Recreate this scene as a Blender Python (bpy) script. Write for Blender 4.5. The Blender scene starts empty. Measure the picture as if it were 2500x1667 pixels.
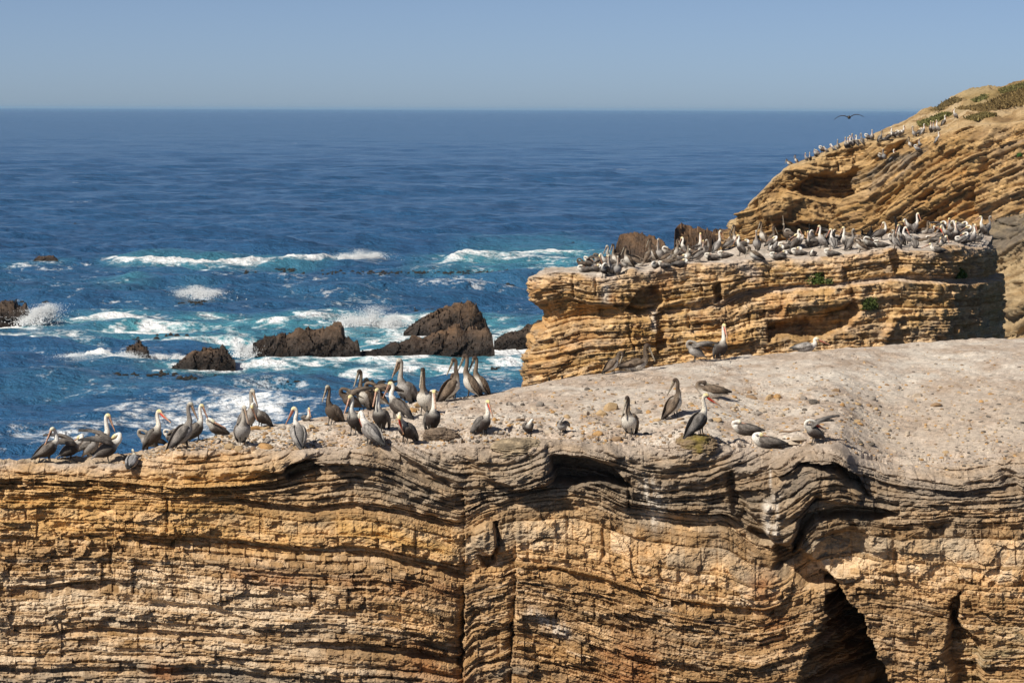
import bpy, math, random
import numpy as np
from mathutils import Vector, Matrix
from mathutils.bvhtree import BVHTree

SC = bpy.context.scene
COL = SC.collection
R = math.radians

# ------------------------------------------------------------------ camera, sky, sun, exposure
CAM_H = 17.0
FPX = 100.0 / 36.0 * 2500.0
PITCH = math.atan((833.5 - 267.0) / FPX)
ROLL = R(0.19)
cam_d = bpy.data.cameras.new('camera')
cam_d.lens = 100.0
cam_d.sensor_width = 36.0
cam_d.clip_start = 1.0
cam_d.clip_end = 200000.0
cam = bpy.data.objects.new('camera', cam_d)
COL.objects.link(cam)
_f = Vector((0, math.cos(PITCH), -math.sin(PITCH)))
_u = Vector((0, math.sin(PITCH), math.cos(PITCH)))
_r = Vector((1, 0, 0))
CR = (_r * math.cos(ROLL) + _u * math.sin(ROLL))
CU = (_u * math.cos(ROLL) - _r * math.sin(ROLL))
cam.matrix_world = Matrix(((CR.x, CU.x, -_f.x, 0), (CR.y, CU.y, -_f.y, 0), (CR.z, CU.z, -_f.z, CAM_H), (0, 0, 0, 1)))
SC.camera = cam
CF = _f

LIGHT = Vector((0.80, 0.78, -1.0)).normalized()      # direction sunlight travels
SUN_EL = math.asin(-LIGHT.z)
SUN_AZ = math.atan2(-LIGHT.x, -LIGHT.y)               # clockwise from +Y
world = bpy.data.worlds.new('World')
SC.world = world
world.use_nodes = True
nt = world.node_tree
nt.nodes.clear()
sky = nt.nodes.new('ShaderNodeTexSky')
sky.sky_type = 'NISHITA'
sky.sun_disc = False
sky.sun_elevation = SUN_EL
sky.sun_rotation = SUN_AZ
sky.altitude = 0.0
sky.air_density = 0.3
sky.dust_density = 0.45
sky.ozone_density = 1.0
tint = nt.nodes.new('ShaderNodeMixRGB')
tint.blend_type = 'MULTIPLY'
tint.inputs[0].default_value = 1.0
tint.inputs[2].default_value = (1.0, 1.0, 1.0, 1)
bg = nt.nodes.new('ShaderNodeBackground')
bg.inputs[1].default_value = 0.082
out = nt.nodes.new('ShaderNodeOutputWorld')
nt.links.new(sky.outputs[0], tint.inputs[1])
nt.links.new(tint.outputs[0], bg.inputs[0])
nt.links.new(bg.outputs[0], out.inputs[0])

sun_d = bpy.data.lights.new('sun', 'SUN')
sun_d.energy = 4.9
sun_d.angle = R(0.53)
sun_d.color = (1.0, 0.93, 0.82)
sun = bpy.data.objects.new('sun', sun_d)
COL.objects.link(sun)
sun.rotation_euler = LIGHT.to_track_quat('-Z', 'Y').to_euler()
sun.location = (-60, -60, 90)

SC.view_settings.view_transform = 'Standard'
SC.view_settings.look = 'None'
SC.view_settings.gamma = 1.0
SC.view_settings.exposure = 0.16
SC.cycles.use_denoising = True
SC.cycles.sample_clamp_direct = 8.0
SC.cycles.denoising_input_passes = 'RGB_ALBEDO_NORMAL'
SC.cycles.denoising_prefilter = 'ACCURATE'
SC.cycles.max_bounces = 5
SC.cycles.diffuse_bounces = 2
SC.cycles.glossy_bounces = 2

# ------------------------------------------------------------------ helpers
rng = np.random.RandomState(11)
random.seed(11)

def P(X, Y, D):
    """photo coordinates (2500 x 1667) plus distance along +Y -> point in the place"""
    X = np.asarray(X, float); Y = np.asarray(Y, float); D = np.asarray(D, float)
    a = (X - 1250.0) / FPX; b = (833.5 - Y) / FPX
    dx = CR.x * a + CU.x * b + CF.x
    dy = CR.y * a + CU.y * b + CF.y
    dz = CR.z * a + CU.z * b + CF.z
    s = D / dy
    return np.stack(np.broadcast_arrays(dx * s, dy * s, CAM_H + dz * s), -1)

def ray(X, Y):
    a = (X - 1250.0) / FPX; b = (833.5 - Y) / FPX
    return (CR * a + CU * b + CF).normalized()

def sea_pt(X, Y):
    d = ray(X, Y)
    s = -CAM_H / d.z
    return (d.x * s, d.y * s)

_T = np.random.RandomState(3).rand(65536)
def _hash(ix, iy, iz, seed):
    h = (ix * 73856093) ^ (iy * 19349663) ^ (iz * 83492791) ^ (seed * 26544357)
    h = h & 0x7fffffff
    h = ((h ^ (h >> 13)) * 1274126177) & 0x7fffffff
    h = h ^ (h >> 15)
    return _T[h & 0xffff]

def hsh(a, b=0, c=0, seed=0):
    return _hash(np.asarray(a).astype(np.int64), np.asarray(b).astype(np.int64), np.asarray(c).astype(np.int64), seed)

def vn(x, y, seed=0):
    x = np.asarray(x, float); y = np.asarray(y, float)
    x, y = np.broadcast_arrays(x, y)
    fx = np.floor(x); fy = np.floor(y)
    ix = fx.astype(np.int64); iy = fy.astype(np.int64)
    tx = x - fx; ty = y - fy
    tx = tx * tx * (3 - 2 * tx); ty = ty * ty * (3 - 2 * ty)
    a = _hash(ix, iy, 0, seed); b = _hash(ix + 1, iy, 0, seed)
    c = _hash(ix, iy + 1, 0, seed); d = _hash(ix + 1, iy + 1, 0, seed)
    return (a + (b - a) * tx) * (1 - ty) + (c + (d - c) * tx) * ty

def fbm(x, y, octv=4, seed=0, gain=0.5):
    s = 0; a = 1.0; t = 0
    for o in range(octv):
        s = s + a * (vn(x * 2 ** o + 17.3 * o, y * 2 ** o - 9.1 * o, seed + o) - 0.5)
        t += a; a *= gain
    return s / t * 2      # about -1..1

def vn3(x, y, z, seed=0):
    fx = np.floor(x); fy = np.floor(y); fz = np.floor(z)
    ix = fx.astype(np.int64); iy = fy.astype(np.int64); iz = fz.astype(np.int64)
    tx = x - fx; ty = y - fy; tz = z - fz
    tx = tx * tx * (3 - 2 * tx); ty = ty * ty * (3 - 2 * ty); tz = tz * tz * (3 - 2 * tz)
    def L(a, b, t): return a + (b - a) * t
    c = [[[_hash(ix + i, iy + j, iz + k, seed) for k in (0, 1)] for j in (0, 1)] for i in (0, 1)]
    e = [[L(c[0][j][k], c[1][j][k], tx) for k in (0, 1)] for j in (0, 1)]
    g = [L(e[0][k], e[1][k], ty) for k in (0, 1)]
    return L(g[0], g[1], tz)

def fbm3(p, sc, octv=4, seed=0, gain=0.5):
    s = 0; a = 1.0; t = 0
    for o in range(octv):
        k = sc * 2 ** o
        s = s + a * (vn3(p[..., 0] * k + 3.7 * o, p[..., 1] * k + 1.9 * o, p[..., 2] * k - 5.1 * o, seed + o) - 0.5)
        t += a; a *= gain
    return s / t * 2

def sstep(a, b, x):
    t = np.clip((x - a) / (b - a), 0, 1)
    return t * t * (3 - 2 * t)

def curve(pts, x, smooth=0):
    """polyline through pts, optionally smoothed by averaging over +-smooth"""
    px = [p[0] for p in pts]; py = [p[1] for p in pts]
    if not smooth:
        return np.interp(x, px, py)
    s = 0
    for k in np.linspace(-1, 1, 7):
        s = s + np.interp(x + k * smooth, px, py)
    return s / 7

def mesh_grid(name, V, attrs=None, mat=None, smooth=True, close_u=False):
    """V: rows x cols x 3 -> mesh of quads (fast path)"""
    r, c = V.shape[:2]
    idx = np.arange(r * c).reshape(r, c)
    if close_u:
        nx = np.roll(idx, -1, axis=1)
        a, b, d, e = idx[:-1], nx[:-1], nx[1:], idx[1:]
    else:
        a, b, d, e = idx[:-1, :-1], idx[:-1, 1:], idx[1:, 1:], idx[1:, :-1]
    F = np.stack([a, b, d, e], -1).reshape(-1, 4)
    return mesh_raw(name, V.reshape(-1, 3), F, attrs, mat, smooth)

def mesh_raw(name, V, F, attrs=None, mat=None, smooth=True):
    F = np.asarray(F)
    k = F.shape[1]
    me = bpy.data.meshes.new(name)
    me.vertices.add(len(V)); me.vertices.foreach_set('co', np.ascontiguousarray(V, dtype=np.float32).ravel())
    me.loops.add(F.size); me.loops.foreach_set('vertex_index', np.ascontiguousarray(F, dtype=np.int32).ravel())
    me.polygons.add(len(F))
    me.polygons.foreach_set('loop_start', np.arange(0, F.size, k, dtype=np.int32))
    me.polygons.foreach_set('use_smooth', np.full(len(F), smooth, dtype=bool))
    for n, arr in (attrs or {}).items():
        arr = np.asarray(arr, dtype=np.float32)
        if arr.shape[-1] == 3 and arr.size == 3 * len(V):
            arr = np.concatenate([arr.reshape(-1, 3), np.ones((len(V), 1), np.float32)], 1)
            at = me.attributes.new(n, 'FLOAT_COLOR', 'POINT'); at.data.foreach_set('color', arr.ravel())
        else:
            at = me.attributes.new(n, 'FLOAT', 'POINT'); at.data.foreach_set('value', arr.ravel())
    if mat: me.materials.append(mat)
    me.update(calc_edges=True)
    return me

def link(name, me, parent=None, loc=None):
    o = bpy.data.objects.new(name, me)
    COL.objects.link(o)
    if parent: o.parent = parent
    if loc is not None: o.location = loc
    return o

def tag(o, label=None, cat=None, group=None, kind=None):
    if label: o['label'] = label
    if cat: o['category'] = cat
    if group: o['group'] = group
    if kind: o['kind'] = kind
    return o

def lerp3(a, b, t):
    return np.asarray(a) * (1 - t[..., None]) + np.asarray(b) * t[..., None]

# ------------------------------------------------------------------ materials
def new_mat(name):
    m = bpy.data.materials.new(name); m.use_nodes = True
    n = m.node_tree
    b = n.nodes['Principled BSDF']
    return m, n, b

def rock_mat(name, scale=6.0, bump=0.03, contrast=0.45, rough=0.92):
    m, n, b = new_mat(name)
    at = n.nodes.new('ShaderNodeAttribute'); at.attribute_name = 'Col'
    tc = n.nodes.new('ShaderNodeTexCoord')
    mp = n.nodes.new('ShaderNodeMapping'); mp.inputs['Scale'].default_value = (1, 1, 2.2)
    n.links.new(tc.outputs['Object'], mp.inputs[0])
    n1 = n.nodes.new('ShaderNodeTexNoise'); n1.inputs['Scale'].default_value = scale
    n1.inputs['Detail'].default_value = 6; n1.inputs['Roughness'].default_value = 0.68
    n.links.new(mp.outputs[0], n1.inputs['Vector'])
    mr = n.nodes.new('ShaderNodeMapRange')
    mr.inputs['From Min'].default_value = 0.25; mr.inputs['From Max'].default_value = 0.75
    mr.inputs['To Min'].default_value = 1 - contrast; mr.inputs['To Max'].default_value = 1 + contrast
    n.links.new(n1.outputs['Fac'], mr.inputs['Value'])
    mul = n.nodes.new('ShaderNodeVectorMath'); mul.operation = 'SCALE'
    n.links.new(at.outputs['Color'], mul.inputs[0]); n.links.new(mr.outputs[0], mul.inputs['Scale'])
    n.links.new(mul.outputs[0], b.inputs['Base Color'])
    n2 = n.nodes.new('ShaderNodeTexNoise'); n2.inputs['Scale'].default_value = scale * 3
    n2.inputs['Detail'].default_value = 5; n2.inputs['Roughness'].default_value = 0.7
    n.links.new(mp.outputs[0], n2.inputs['Vector'])
    bp = n.nodes.new('ShaderNodeBump'); bp.inputs['Distance'].default_value = bump; bp.inputs['Strength'].default_value = 0.9
    n.links.new(n2.outputs['Fac'], bp.inputs['Height']); n.links.new(bp.outputs[0], b.inputs['Normal'])
    b.inputs['Roughness'].default_value = rough
    b.inputs['Specular IOR Level'].default_value = 0.15
    return m

M_ROCK = rock_mat('layered_sandstone', 7.0, 0.03, 0.42)
M_ROCK_FAR = rock_mat('distant_sandstone', 3.0, 0.08, 0.40)
M_STONE = rock_mat('loose_stone', 12.0, 0.015, 0.35)
# ------------------------------------------------------------------ layered rock builder
class Layers:
    """a stack of beds: random thickness, random relief, joints"""
    def __init__(self, lo, hi, thick, seed):
        r = np.random.RandomState(seed)
        e = [lo]
        while e[-1] < hi:
            t = thick(e[-1])
            e.append(e[-1] + t * float(np.clip(np.exp(r.normal(-.1, .55)), .35, 3.2)))
        self.e = np.array(e)
        n = len(e)
        self.off = r.normal(0, 1, n)
        self.tone = r.uniform(-1, 1, n)
        self.hue = r.uniform(0, 1, n)
        self.jw = r.uniform(14, 55, n)
        self.seed = seed
    def at(self, L):
        i = np.clip(np.searchsorted(self.e, L) - 1, 0, len(self.e) - 2)
        t = self.e[i + 1] - self.e[i]
        f = np.clip((L - self.e[i]) / t, 0, 1)
        return i, f, t

def bed_relief(LY, X, L, amp, groove, joint, seed, xs=1.0):
    i, f, t = LY.at(L)
    # each bed has its own wandering relief along the face
    wander = vn(X / (90 * xs) + i * 7.31, i * 3.77 + 0.5, seed) - 0.5
    wander2 = vn(X / (26 * xs) + i * 5.1, i * 1.37 + 0.5, seed + 1) - 0.5
    d = amp * (0.55 * LY.off[i] + 1.6 * wander + 0.8 * wander2)
    # rounded nose and a dark joint between beds
    nose = 1 - np.abs(2 * f - 0.75) ** 5.0
    d = d + groove * np.clip(nose, -1.4, 1)
    # vertical joints: blocks of unequal length with their own set-back
    jw = LY.jw[i] * xs
    cx = X / jw + LY.hue[i] * 50 + 0.25 * (vn(X / jw * 0.7, i * 2.2, seed + 5) - 0.5)
    k = np.floor(cx)
    fr = cx - k
    d = d + joint * (hsh(k, i, 3, seed) - 0.5) * 2
    # stretches where the bed has broken away, leaving a notch
    gone = hsh(k, i, 21, seed) < 0.30
    d = d - joint * 2.6 * gone * hsh(k, i, 22, seed)
    edge = np.minimum(fr, 1 - fr) * jw
    d = d - joint * .8 * np.exp(-(edge / (1.6 * xs)) ** 2) * (hsh(k + (fr > .5), i, 9, seed) > 0.6)
    tone = LY.tone[i] * 0.7 + (hsh(k, i, 5, seed) - 0.5) * 1.3
    return d, i, tone

def warp(curves, X, Y):
    """curves: [(level, polyline)] top to bottom; returns the bed level at each photo position"""
    lv = np.array([c[0] for c in curves], float)
    cy = np.stack([curve(c[1], X[0], c[2] if len(c) > 2 else 25) for c in curves], 0)   # k x cols
    for k in range(1, len(cy)):
        cy[k] = np.maximum(cy[k], cy[k - 1] + 8)
    out = np.empty_like(Y)
    for c in range(Y.shape[1]):
        yy = cy[:, c]
        o = np.interp(Y[:, c], yy, lv)
        hi = Y[:, c] > yy[-1]; lo = Y[:, c] < yy[0]
        o[hi] = lv[-1] + (Y[hi, c] - yy[-1]); o[lo] = lv[0] + (Y[lo, c] - yy[0])
        out[:, c] = o
    return out

def in_poly(X, Y, poly, soft):
    """soft-edged polygon mask (1 inside)"""
    inside = np.zeros(X.shape, bool)
    dist = np.full(X.shape, 1e9)
    n = len(poly)
    for a in range(n):
        x0, y0 = poly[a]; x1, y1 = poly[(a + 1) % n]
        cond = ((y0 > Y) != (y1 > Y))
        with np.errstate(divide='ignore', invalid='ignore'):
            xi = (x1 - x0) * (Y - y0) / (y1 - y0 + 1e-9) + x0
        inside ^= cond & (X < xi)
        ex, ey = x1 - x0, y1 - y0
        t = np.clip(((X - x0) * ex + (Y - y0) * ey) / (ex * ex + ey * ey + 1e-9), 0, 1)
        dist = np.minimum(dist, np.hypot(X - x0 - t * ex, Y - y0 - t * ey))
    sd = np.where(inside, dist, -dist)
    return sstep(-soft, soft, sd)

def line_mask(X, Y, pts, w):
    d = np.full(X.shape, 1e9)
    for (x0, y0), (x1, y1) in zip(pts[:-1], pts[1:]):
        ex, ey = x1 - x0, y1 - y0
        t = np.clip(((X - x0) * ex + (Y - y0) * ey) / (ex * ex + ey * ey + 1e-9), 0, 1)
        d = np.minimum(d, np.hypot(X - x0 - t * ex, Y - y0 - t * ey))
    return np.exp(-(d / w) ** 2)

OCHRE = np.array((.50, .293, .122)); TAN = np.array((.55, .375, .205)); CREAM = np.array((.66, .525, .37))
BROWN = np.array((.27, .165, .080)); GREY = np.array((.27, .225, .175)); DARK = np.array((.105, .088, .068))
RUST = np.array((.34, .15, .055)); GUANO = np.array((.70, .63, .54)); DUST = np.array((.54, .445, .36))

# ================================================================== the near cliff
X0 = np.concatenate([np.arange(-620, -60, 14), np.arange(-60, 2560, 2.8), np.arange(2560, 3200, 14)])
RIM1 = [(-620, 1150), (0, 1137), (120, 1136), (300, 1140), (420, 1100), (560, 1098), (640, 1103), (720, 1098), (850, 1098),
        (950, 1090), (1050, 1096), (1150, 1086), (1250, 1082), (1330, 1078), (1420, 1080), (1520, 1092), (1640, 1090), (1690, 1066),
        (1740, 1080), (1800, 1098), (1900, 1106), (1980, 1092), (2060, 1082), (2110, 1130), (2180, 1150), (2300, 1150),
        (2420, 1128), (2500, 1120), (3200, 1125)]
D1 = [(-620, 66), (0, 69), (800, 69.5), (1400, 70), (2500, 70), (3200, 71)]
BACKY1 = [(-620, 1145), (0, 1131), (130, 1128), (330, 1104), (430, 1082), (500, 1068), (580, 1052), (640, 1040), (730, 1030), (850, 1008), (950, 990),
          (1050, 976), (1150, 966), (1250, 948), (1330, 933), (1430, 916), (1530, 903), (1650, 888), (1760, 875), (1900, 862),
          (2000, 854), (2150, 842), (2350, 832), (2500, 825), (3200, 805)]
BACKD1 = [(-620, 70), (0, 71.5), (250, 72.5), (500, 74), (730, 75.5), (1000, 78), (1250, 80.5), (1500, 83), (1800, 86.5), (2150, 89), (2500, 91), (3200, 94)]
NF = 400
MPP1 = 70.0 / FPX

def near_cliff():
    rim = curve(RIM1, X0, 14) + 4 * fbm(X0 / 40, 0.3, 3, 5) + 2 * fbm(X0 / 9, 1.3, 2, 6)
    D = curve(D1, X0, 60)
    # rows of the face, denser in the upper part that the frame shows
    s = np.linspace(0, 1, NF)
    bottom = 2150.0
    vis = np.concatenate([np.linspace(bottom, 1690, 24, endpoint=False), np.linspace(1690, 0, NF - 24)])
    # second part: parameter from 1690 up to the rim for each column
    q = np.concatenate([np.full(24, -1.0), np.linspace(0, 1, NF - 24)])
    Y = np.where(q[:, None] < 0, vis[:, None], 1690 + (rim[None, :] - 1690) * np.clip(q, 0, 1)[:, None])
    X = np.broadcast_to(X0[None, :], Y.shape).copy()
    curves = [
        (1130, [(-600, 1140), (0, 1150), (300, 1165), (450, 1180), (600, 1172), (690, 1150), (740, 1118), (800, 1108), (860, 1104), (930, 1118), (1000, 1150),
                (1100, 1192), (1230, 1190), (1300, 1165), (1360, 1140), (1450, 1150), (1530, 1180), (1620, 1200), (1740, 1185), (1800, 1165),
                (1900, 1130), (1960, 1100), (2040, 1092), (2090, 1130), (2180, 1168), (2350, 1185), (2500, 1165), (3200, 1170)], 22),
        (1220, [(-600, 1195), (0, 1205), (230, 1208), (574, 1216), (670, 1228), (765, 1235), (857, 1220), (972, 1232), (1030, 1250), (1130, 1276),
                (1180, 1240), (1250, 1222), (1336, 1212), (1393, 1206), (1470, 1220), (1527, 1250), (1604, 1260), (1772, 1270), (1830, 1320), (1898, 1340),
                (1944, 1310), (1983, 1258), (2059, 1245), (2189, 1262), (2300, 1252), (2500, 1245), (3200, 1250)], 16),
        (1320, [(-600, 1302), (0, 1310), (306, 1316), (459, 1327), (650, 1342), (800, 1350), (934, 1354), (1030, 1381), (1137, 1406), (1150, 1400),
                (1221, 1394), (1259, 1381), (1336, 1385), (1489, 1411), (1600, 1440), (1715, 1465), (1850, 1482), (2000, 1440), (2120, 1430), (2212, 1446), (2327, 1462), (2500, 1470), (3200, 1480)], 14),
        (1500, [(-600, 1530), (0, 1541), (115, 1538), (230, 1524), (383, 1526), (536, 1534), (689, 1543), (877, 1545), (1030, 1561), (1135, 1593),
                (1150, 1560), (1259, 1534), (1374, 1555), (1450, 1575), (1527, 1598), (1604, 1612), (1830, 1640), (2050, 1600), (2250, 1622), (2500, 1630), (3200, 1640)], 12),
        (1640, [(-600, 1655), (0, 1660), (500, 1662), (1130, 1712), (1160, 1690), (1259, 1665), (1500, 1722), (1830, 1760), (2100, 1735), (2500, 1750), (3200, 1760)], 12),
    ]
    L = warp(curves, X, Y)
    Lw = L + 5 * fbm(X / 260, Y / 160, 3, 21) + 1.6 * fbm(X / 40, Y / 60, 3, 22)
    LY = Layers(1000, 2300, lambda l: 15 if l < 1200 else (10.5 if l < 1330 else 7.0), 5)
    up = 1 - sstep(1180, 1300, Lw)                       # thick beds near the rim
    d, li, tone = bed_relief(LY, X, Lw, 3.4, 2.0, 3.9, 31)
    # the rim beds are massive and knobbly rather than jointed
    du, _, _ = bed_relief(LY, X, Lw, 4.6, 3.2, 0.9, 33, 2.4)
    d = d * (1 - up) + du * 1.7 * up
    d = d + up * (13 * fbm(X / 34, Y / 18, 3, 35) + 9 * (1 - 2 * np.abs(fbm(X / 60, Lw / 16, 3, 36))))
    # thicker packages of beds that stand out or fall back together
    LB = Layers(1000, 2300, lambda l: 34, 77)
    db, lbi, tb = bed_relief(LB, X, Lw, 6.0, 2.5, 3.5, 55, 1.8)
    d = d + db
    d_beds = d.copy()
    # broad swelling of the face
    d = d + 46 * fbm(X / 420, Y / 300, 3, 41) + 16 * fbm(X / 110, Y / 80, 3, 43)
    d = d + 4.2 * fbm(X / 16, Y / 10, 3, 45) + 2.4 * fbm(X / 6, Y / 4, 2, 46)
    # broken, angular relief: cells of the face that have spalled to different depths
    cxx = X / 58 + 1.2 * fbm(X / 60, Lw / 40, 2, 47); cyy = Lw / 27 + 0.9 * fbm(X / 50, Lw / 50, 2, 48)
    fx_, fy_ = np.floor(cxx), np.floor(cyy)
    spall = hsh(fx_, fy_, 1, 49); 
    d = d + 15 * (spall - .5) * np.clip(.55 + 1.4 * fbm(X / 160, Y / 120, 2, 50), 0, 1) * (1 - .7 * up)
    for sx, sy, am, sd_ in ((120, 46, 22, 151), (30, 15, 8, 154), (17, 8, 4.5, 157)):
        gx1 = X / sx + .9 * fbm(X / sx, Lw / sy, 2, sd_); gy1 = Lw / sy + .8 * fbm(X / sx / .9, Lw / sy / .9, 2, sd_ + 1)
        hs = hsh(np.floor(gx1), np.floor(gy1), 2, sd_ + 2)
        fx1 = gx1 - np.floor(gx1)
        d = d + am * ((hs > .62) * (hs - .4) + .35 * (hs - .5) * (fx1 - .5)) * (1 - .35 * up) * np.where(X > 1260, 1.25, .9)
    rdg = 1 - 2.2 * np.abs(fbm(X / 46, Lw / 20, 3, 51))
    d = d + 7 * rdg * np.clip(.4 + fbm(X / 200, Y / 150, 2, 52), 0, 1)
    # undercut bands seen as long shadow lines
    def band(l0, l1, x0, x1, depth, soft=4):
        return -.85 * depth * sstep(l0 - soft, l0 + soft * .4, Lw) * (1 - sstep(l1 - soft, l1 + soft * 2.5, Lw)) * sstep(x0 - 60, x0 + 60, X) * (1 - sstep(x1 - 40, x1 + 40, X))
    d = d + band(1303, 1322, 330, 1140, 34) + band(1330, 1338, 420, 900, 16) + band(1222, 1231, 600, 1100, 26) + band(1500, 1508, 90, 600, 22)
    d = d + band(1506, 1522, 760, 1140, 40) + band(1318, 1330, 1300, 1880, 22) + band(1205, 1228, 1500, 1900, 36) + band(1590, 1600, 0, 900, 20) + band(1155, 1163, 150, 700, 14)
    d = d + band(1410, 1420, 40, 330, 24) + band(1440, 1450, 330, 700, 14) + band(1150, 1166, 2060, 2460, 20) + band(1235, 1252, 2150, 2500, 14)
    # slab that stands proud on the left
    # stamps: (polygon, depth, softness)
    wob = 9 * fbm(X / 40, Y / 40, 3, 91) + 5 * (hsh(np.floor(Lw / 9), 1, 1, 95) - .5)
    Xs = X + wob; Ys = Y + 7 * fbm(X / 38 + 5, Y / 33, 3, 92)
    st = [
        ([(700, 1135), (745, 1128), (790, 1140), (770, 1152), (730, 1165), (705, 1170), (690, 1155)], -60, 4),
        ([(620, 1110), (760, 1100), (850, 1108), (845, 1128), (745, 1126), (690, 1150), (610, 1145)], 26, 5),
        ([(880, 1085), (930, 1085), (1000, 1120), (1080, 1170), (1100, 1195), (1000, 1150), (930, 1120)], -42, 6),
        ([(1145, 1078), (1330, 1085), (1342, 1120), (1340, 1185), (1265, 1195), (1190, 1165), (1145, 1120)], 46, 9),
        ([(1345, 1118), (1420, 1122), (1490, 1142), (1540, 1190), (1460, 1176), (1400, 1186), (1352, 1178)], -120, 5),
        ([(1340, 1085), (1480, 1090), (1520, 1108), (1500, 1124), (1420, 1113), (1340, 1108)], 34, 6),
        ([(1770, 1165), (1790, 1150), (1800, 1200), (1840, 1260), (1880, 1320), (1850, 1320), (1790, 1250)], -40, 8),
        ([(1880, 1140), (1960, 1095), (2040, 1085), (2075, 1110), (2085, 1150), (2040, 1122), (1960, 1130), (1900, 1160)], 44, 6),
        ([(1950, 1134), (2035, 1122), (2085, 1160), (2120, 1210), (2080, 1190), (2040, 1140)], -66, 7),
        ([(1885, 1190), (1950, 1150), (2040, 1128), (2055, 1165), (2110, 1200), (2090, 1225), (1990, 1205), (1960, 1240), (1930, 1320), (1880, 1330), (1860, 1260)], 36, 8),
        ([(1968, 1248), (2040, 1232), (2130, 1236), (2190, 1258), (2150, 1268), (2060, 1256), (1985, 1262), (1950, 1330), (1930, 1345)], -85, 5),
        ([(2010, 1300), (2080, 1282), (2115, 1310), (2115, 1350), (2080, 1380), (2030, 1390), (1990, 1380)], -52, 14),
        ([(1890, 1330), (1950, 1340), (2010, 1390), (2030, 1420), (1960, 1425), (1890, 1380)], -70, 12),
        ([(1150, 1290), (1185, 1270), (1210, 1282), (1212, 1330), (1200, 1352), (1160, 1330)], 40, 8),
        ([(1160, 1350), (1205, 1352), (1212, 1375), (1195, 1392), (1175, 1375)], -46, 5),
        ([(1208, 1275), (1216, 1275), (1214, 1370), (1206, 1370)], -40, 4),
        ([(2310, 1460), (2335, 1440), (2330, 1500), (2325, 1530), (2312, 1520)], -60, 5),
        ([(2318, 1500), (2345, 1535), (2382, 1560), (2376, 1620), (2392, 1690), (2370, 1760), (2300, 1760), (2312, 1640), (2296, 1590)], -75, 11),
        ([(2450, 1150), (2490, 1160), (2485, 1205), (2455, 1200)], -40, 8),
        ([(60, 1405), (240, 1412), (290, 1460), (240, 1440), (130, 1420)], -18, 8),
    ]
    for poly, dep, soft in st:
        d = d + dep * in_poly(Xs, Ys, poly, soft)
    # vertical fissures
    for pts, wd, dep, wy in [([(1170, 1128), (1270, 1137), (1330, 1133), (1470, 1131), (1590, 1138), (1700, 1138)], 46, 62, [(1170, .0), (1210, .35), (1300, .15), (1400, .25), (1450, .8), (1560, 1), (1620, .9), (1700, .5)]),
                             ([(1200, 1259), (1380, 1259), (1480, 1253), (1560, 1256), (1700, 1251)], 30, 44, [(1260, 0), (1330, .3), (1420, .45), (1500, .8), (1560, 1), (1600, .5), (1700, .8)])]:
        ed = curve(pts, Y) + 12 * fbm(Y / 60, X / 900, 2, 9) + 5 * fbm(Y / 14, X / 400, 3, 10) + 4 * (hsh(np.floor(Lw / 11), 3, 3, 12) - .5)
        t_ = np.clip((X - (ed - wd)) / wd, 0, 1)
        d = d - np.where(X < ed, t_ ** 2.2 * dep, 0) * curve(wy, Y)
    for pts, w, dep in [([(410, 1215), (412, 1290)], 4, 12), ([(1535, 1170), (1534, 1240)], 4, 22), ([(275, 1330), (278, 1390)], 3.5, 12),
                        ([(1470, 1290), (1475, 1350)], 4, 14), ([(2180, 1290), (2185, 1420)], 6, 16)]:
        d = d - dep * line_mask(X + 3 * fbm(Y / 22, X / 200, 2, 9), Y, pts, w)
    # the deep cleft on the right: the left wall turns into it, the right block stands in front
    edge = curve([(1380, 2010), (1430, 2045), (1480, 2090), (1530, 2112), (1580, 2128), (1640, 2160), (1700, 2185), (2200, 2240)], Y) + 14 * fbm(Y / 34, X / 500, 4, 61) + 12 * (hsh(np.floor(Lw / 16), 5, 5, 62) - .5) + 6 * (hsh(np.floor(Lw / 6), 6, 5, 62) - .5)
    start = curve([(1380, 2000), (1430, 2010), (1480, 2005), (1560, 1968), (1640, 1928), (2200, 1900)], Y) + 14 * fbm(Y / 40, X / 300, 3, 63)
    open_ = sstep(1385, 1480, Y)
    tt = np.clip((X - start) / np.maximum(edge - start, 8), 0, 1)
    left = (X < edge)
    cleft = np.where(left, -(tt ** 1.15) * 560 * open_, 0)
    d = d + cleft + (cleft < -6) * np.clip(-cleft / 120, 0, 1) * (34 * fbm(X / 40, Y / 24, 4, 65) + 16 * (hsh(np.floor(X / 22 + fbm(X / 20, Y / 20, 2, 66)), np.floor(Lw / 13), 4, 67) - .5))
    d = d + np.where(X >= edge, 26 * open_ * np.exp(-(X - edge) / 70), 0)
    dm = d * MPP1
    # face leans back slightly; the rim is rounded off
    rel = Y - rim[None, :]
    lean = -0.16 * rel * MPP1
    RR = curve([(-600, 30), (300, 40), (700, 55), (1200, 50), (1900, 55), (2080, 60), (2150, 110), (2500, 120), (3200, 120)], X0, 40)[None, :]
    t = np.clip(1 - rel / RR, 0, 1)
    rnd = RR * (1 - np.sqrt(np.clip(1 - t * t, 0, 1))) * MPP1 * 1.3
    base = P(X, Y, D[None, :] + 0 * Y)
    V = base.copy()
    V[..., 1] += lean + rnd - dm
    V[..., 0] += np.clip(-cleft / 60, 0, 1) * (d_beds * 1.6 + 14 * fbm(X / 30, Y / 16, 3, 68)) * MPP1      # beds run on round the wall of the cleft
    V[..., 0] += -dm * np.clip((X - 1250) / 6944, -.2, .2) * 1.15      # beds stand out square to the curving face
    # ---- dusty top, from the rim to the far edge
    NP = 150
    w = np.linspace(0, 1, NP + 1)[1:] ** 1.35
    ZB = P(X0, curve(BACKY1, X0, 30), curve(BACKD1, X0, 60))
    r0 = V[-1]
    W = w[:, None]
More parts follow.
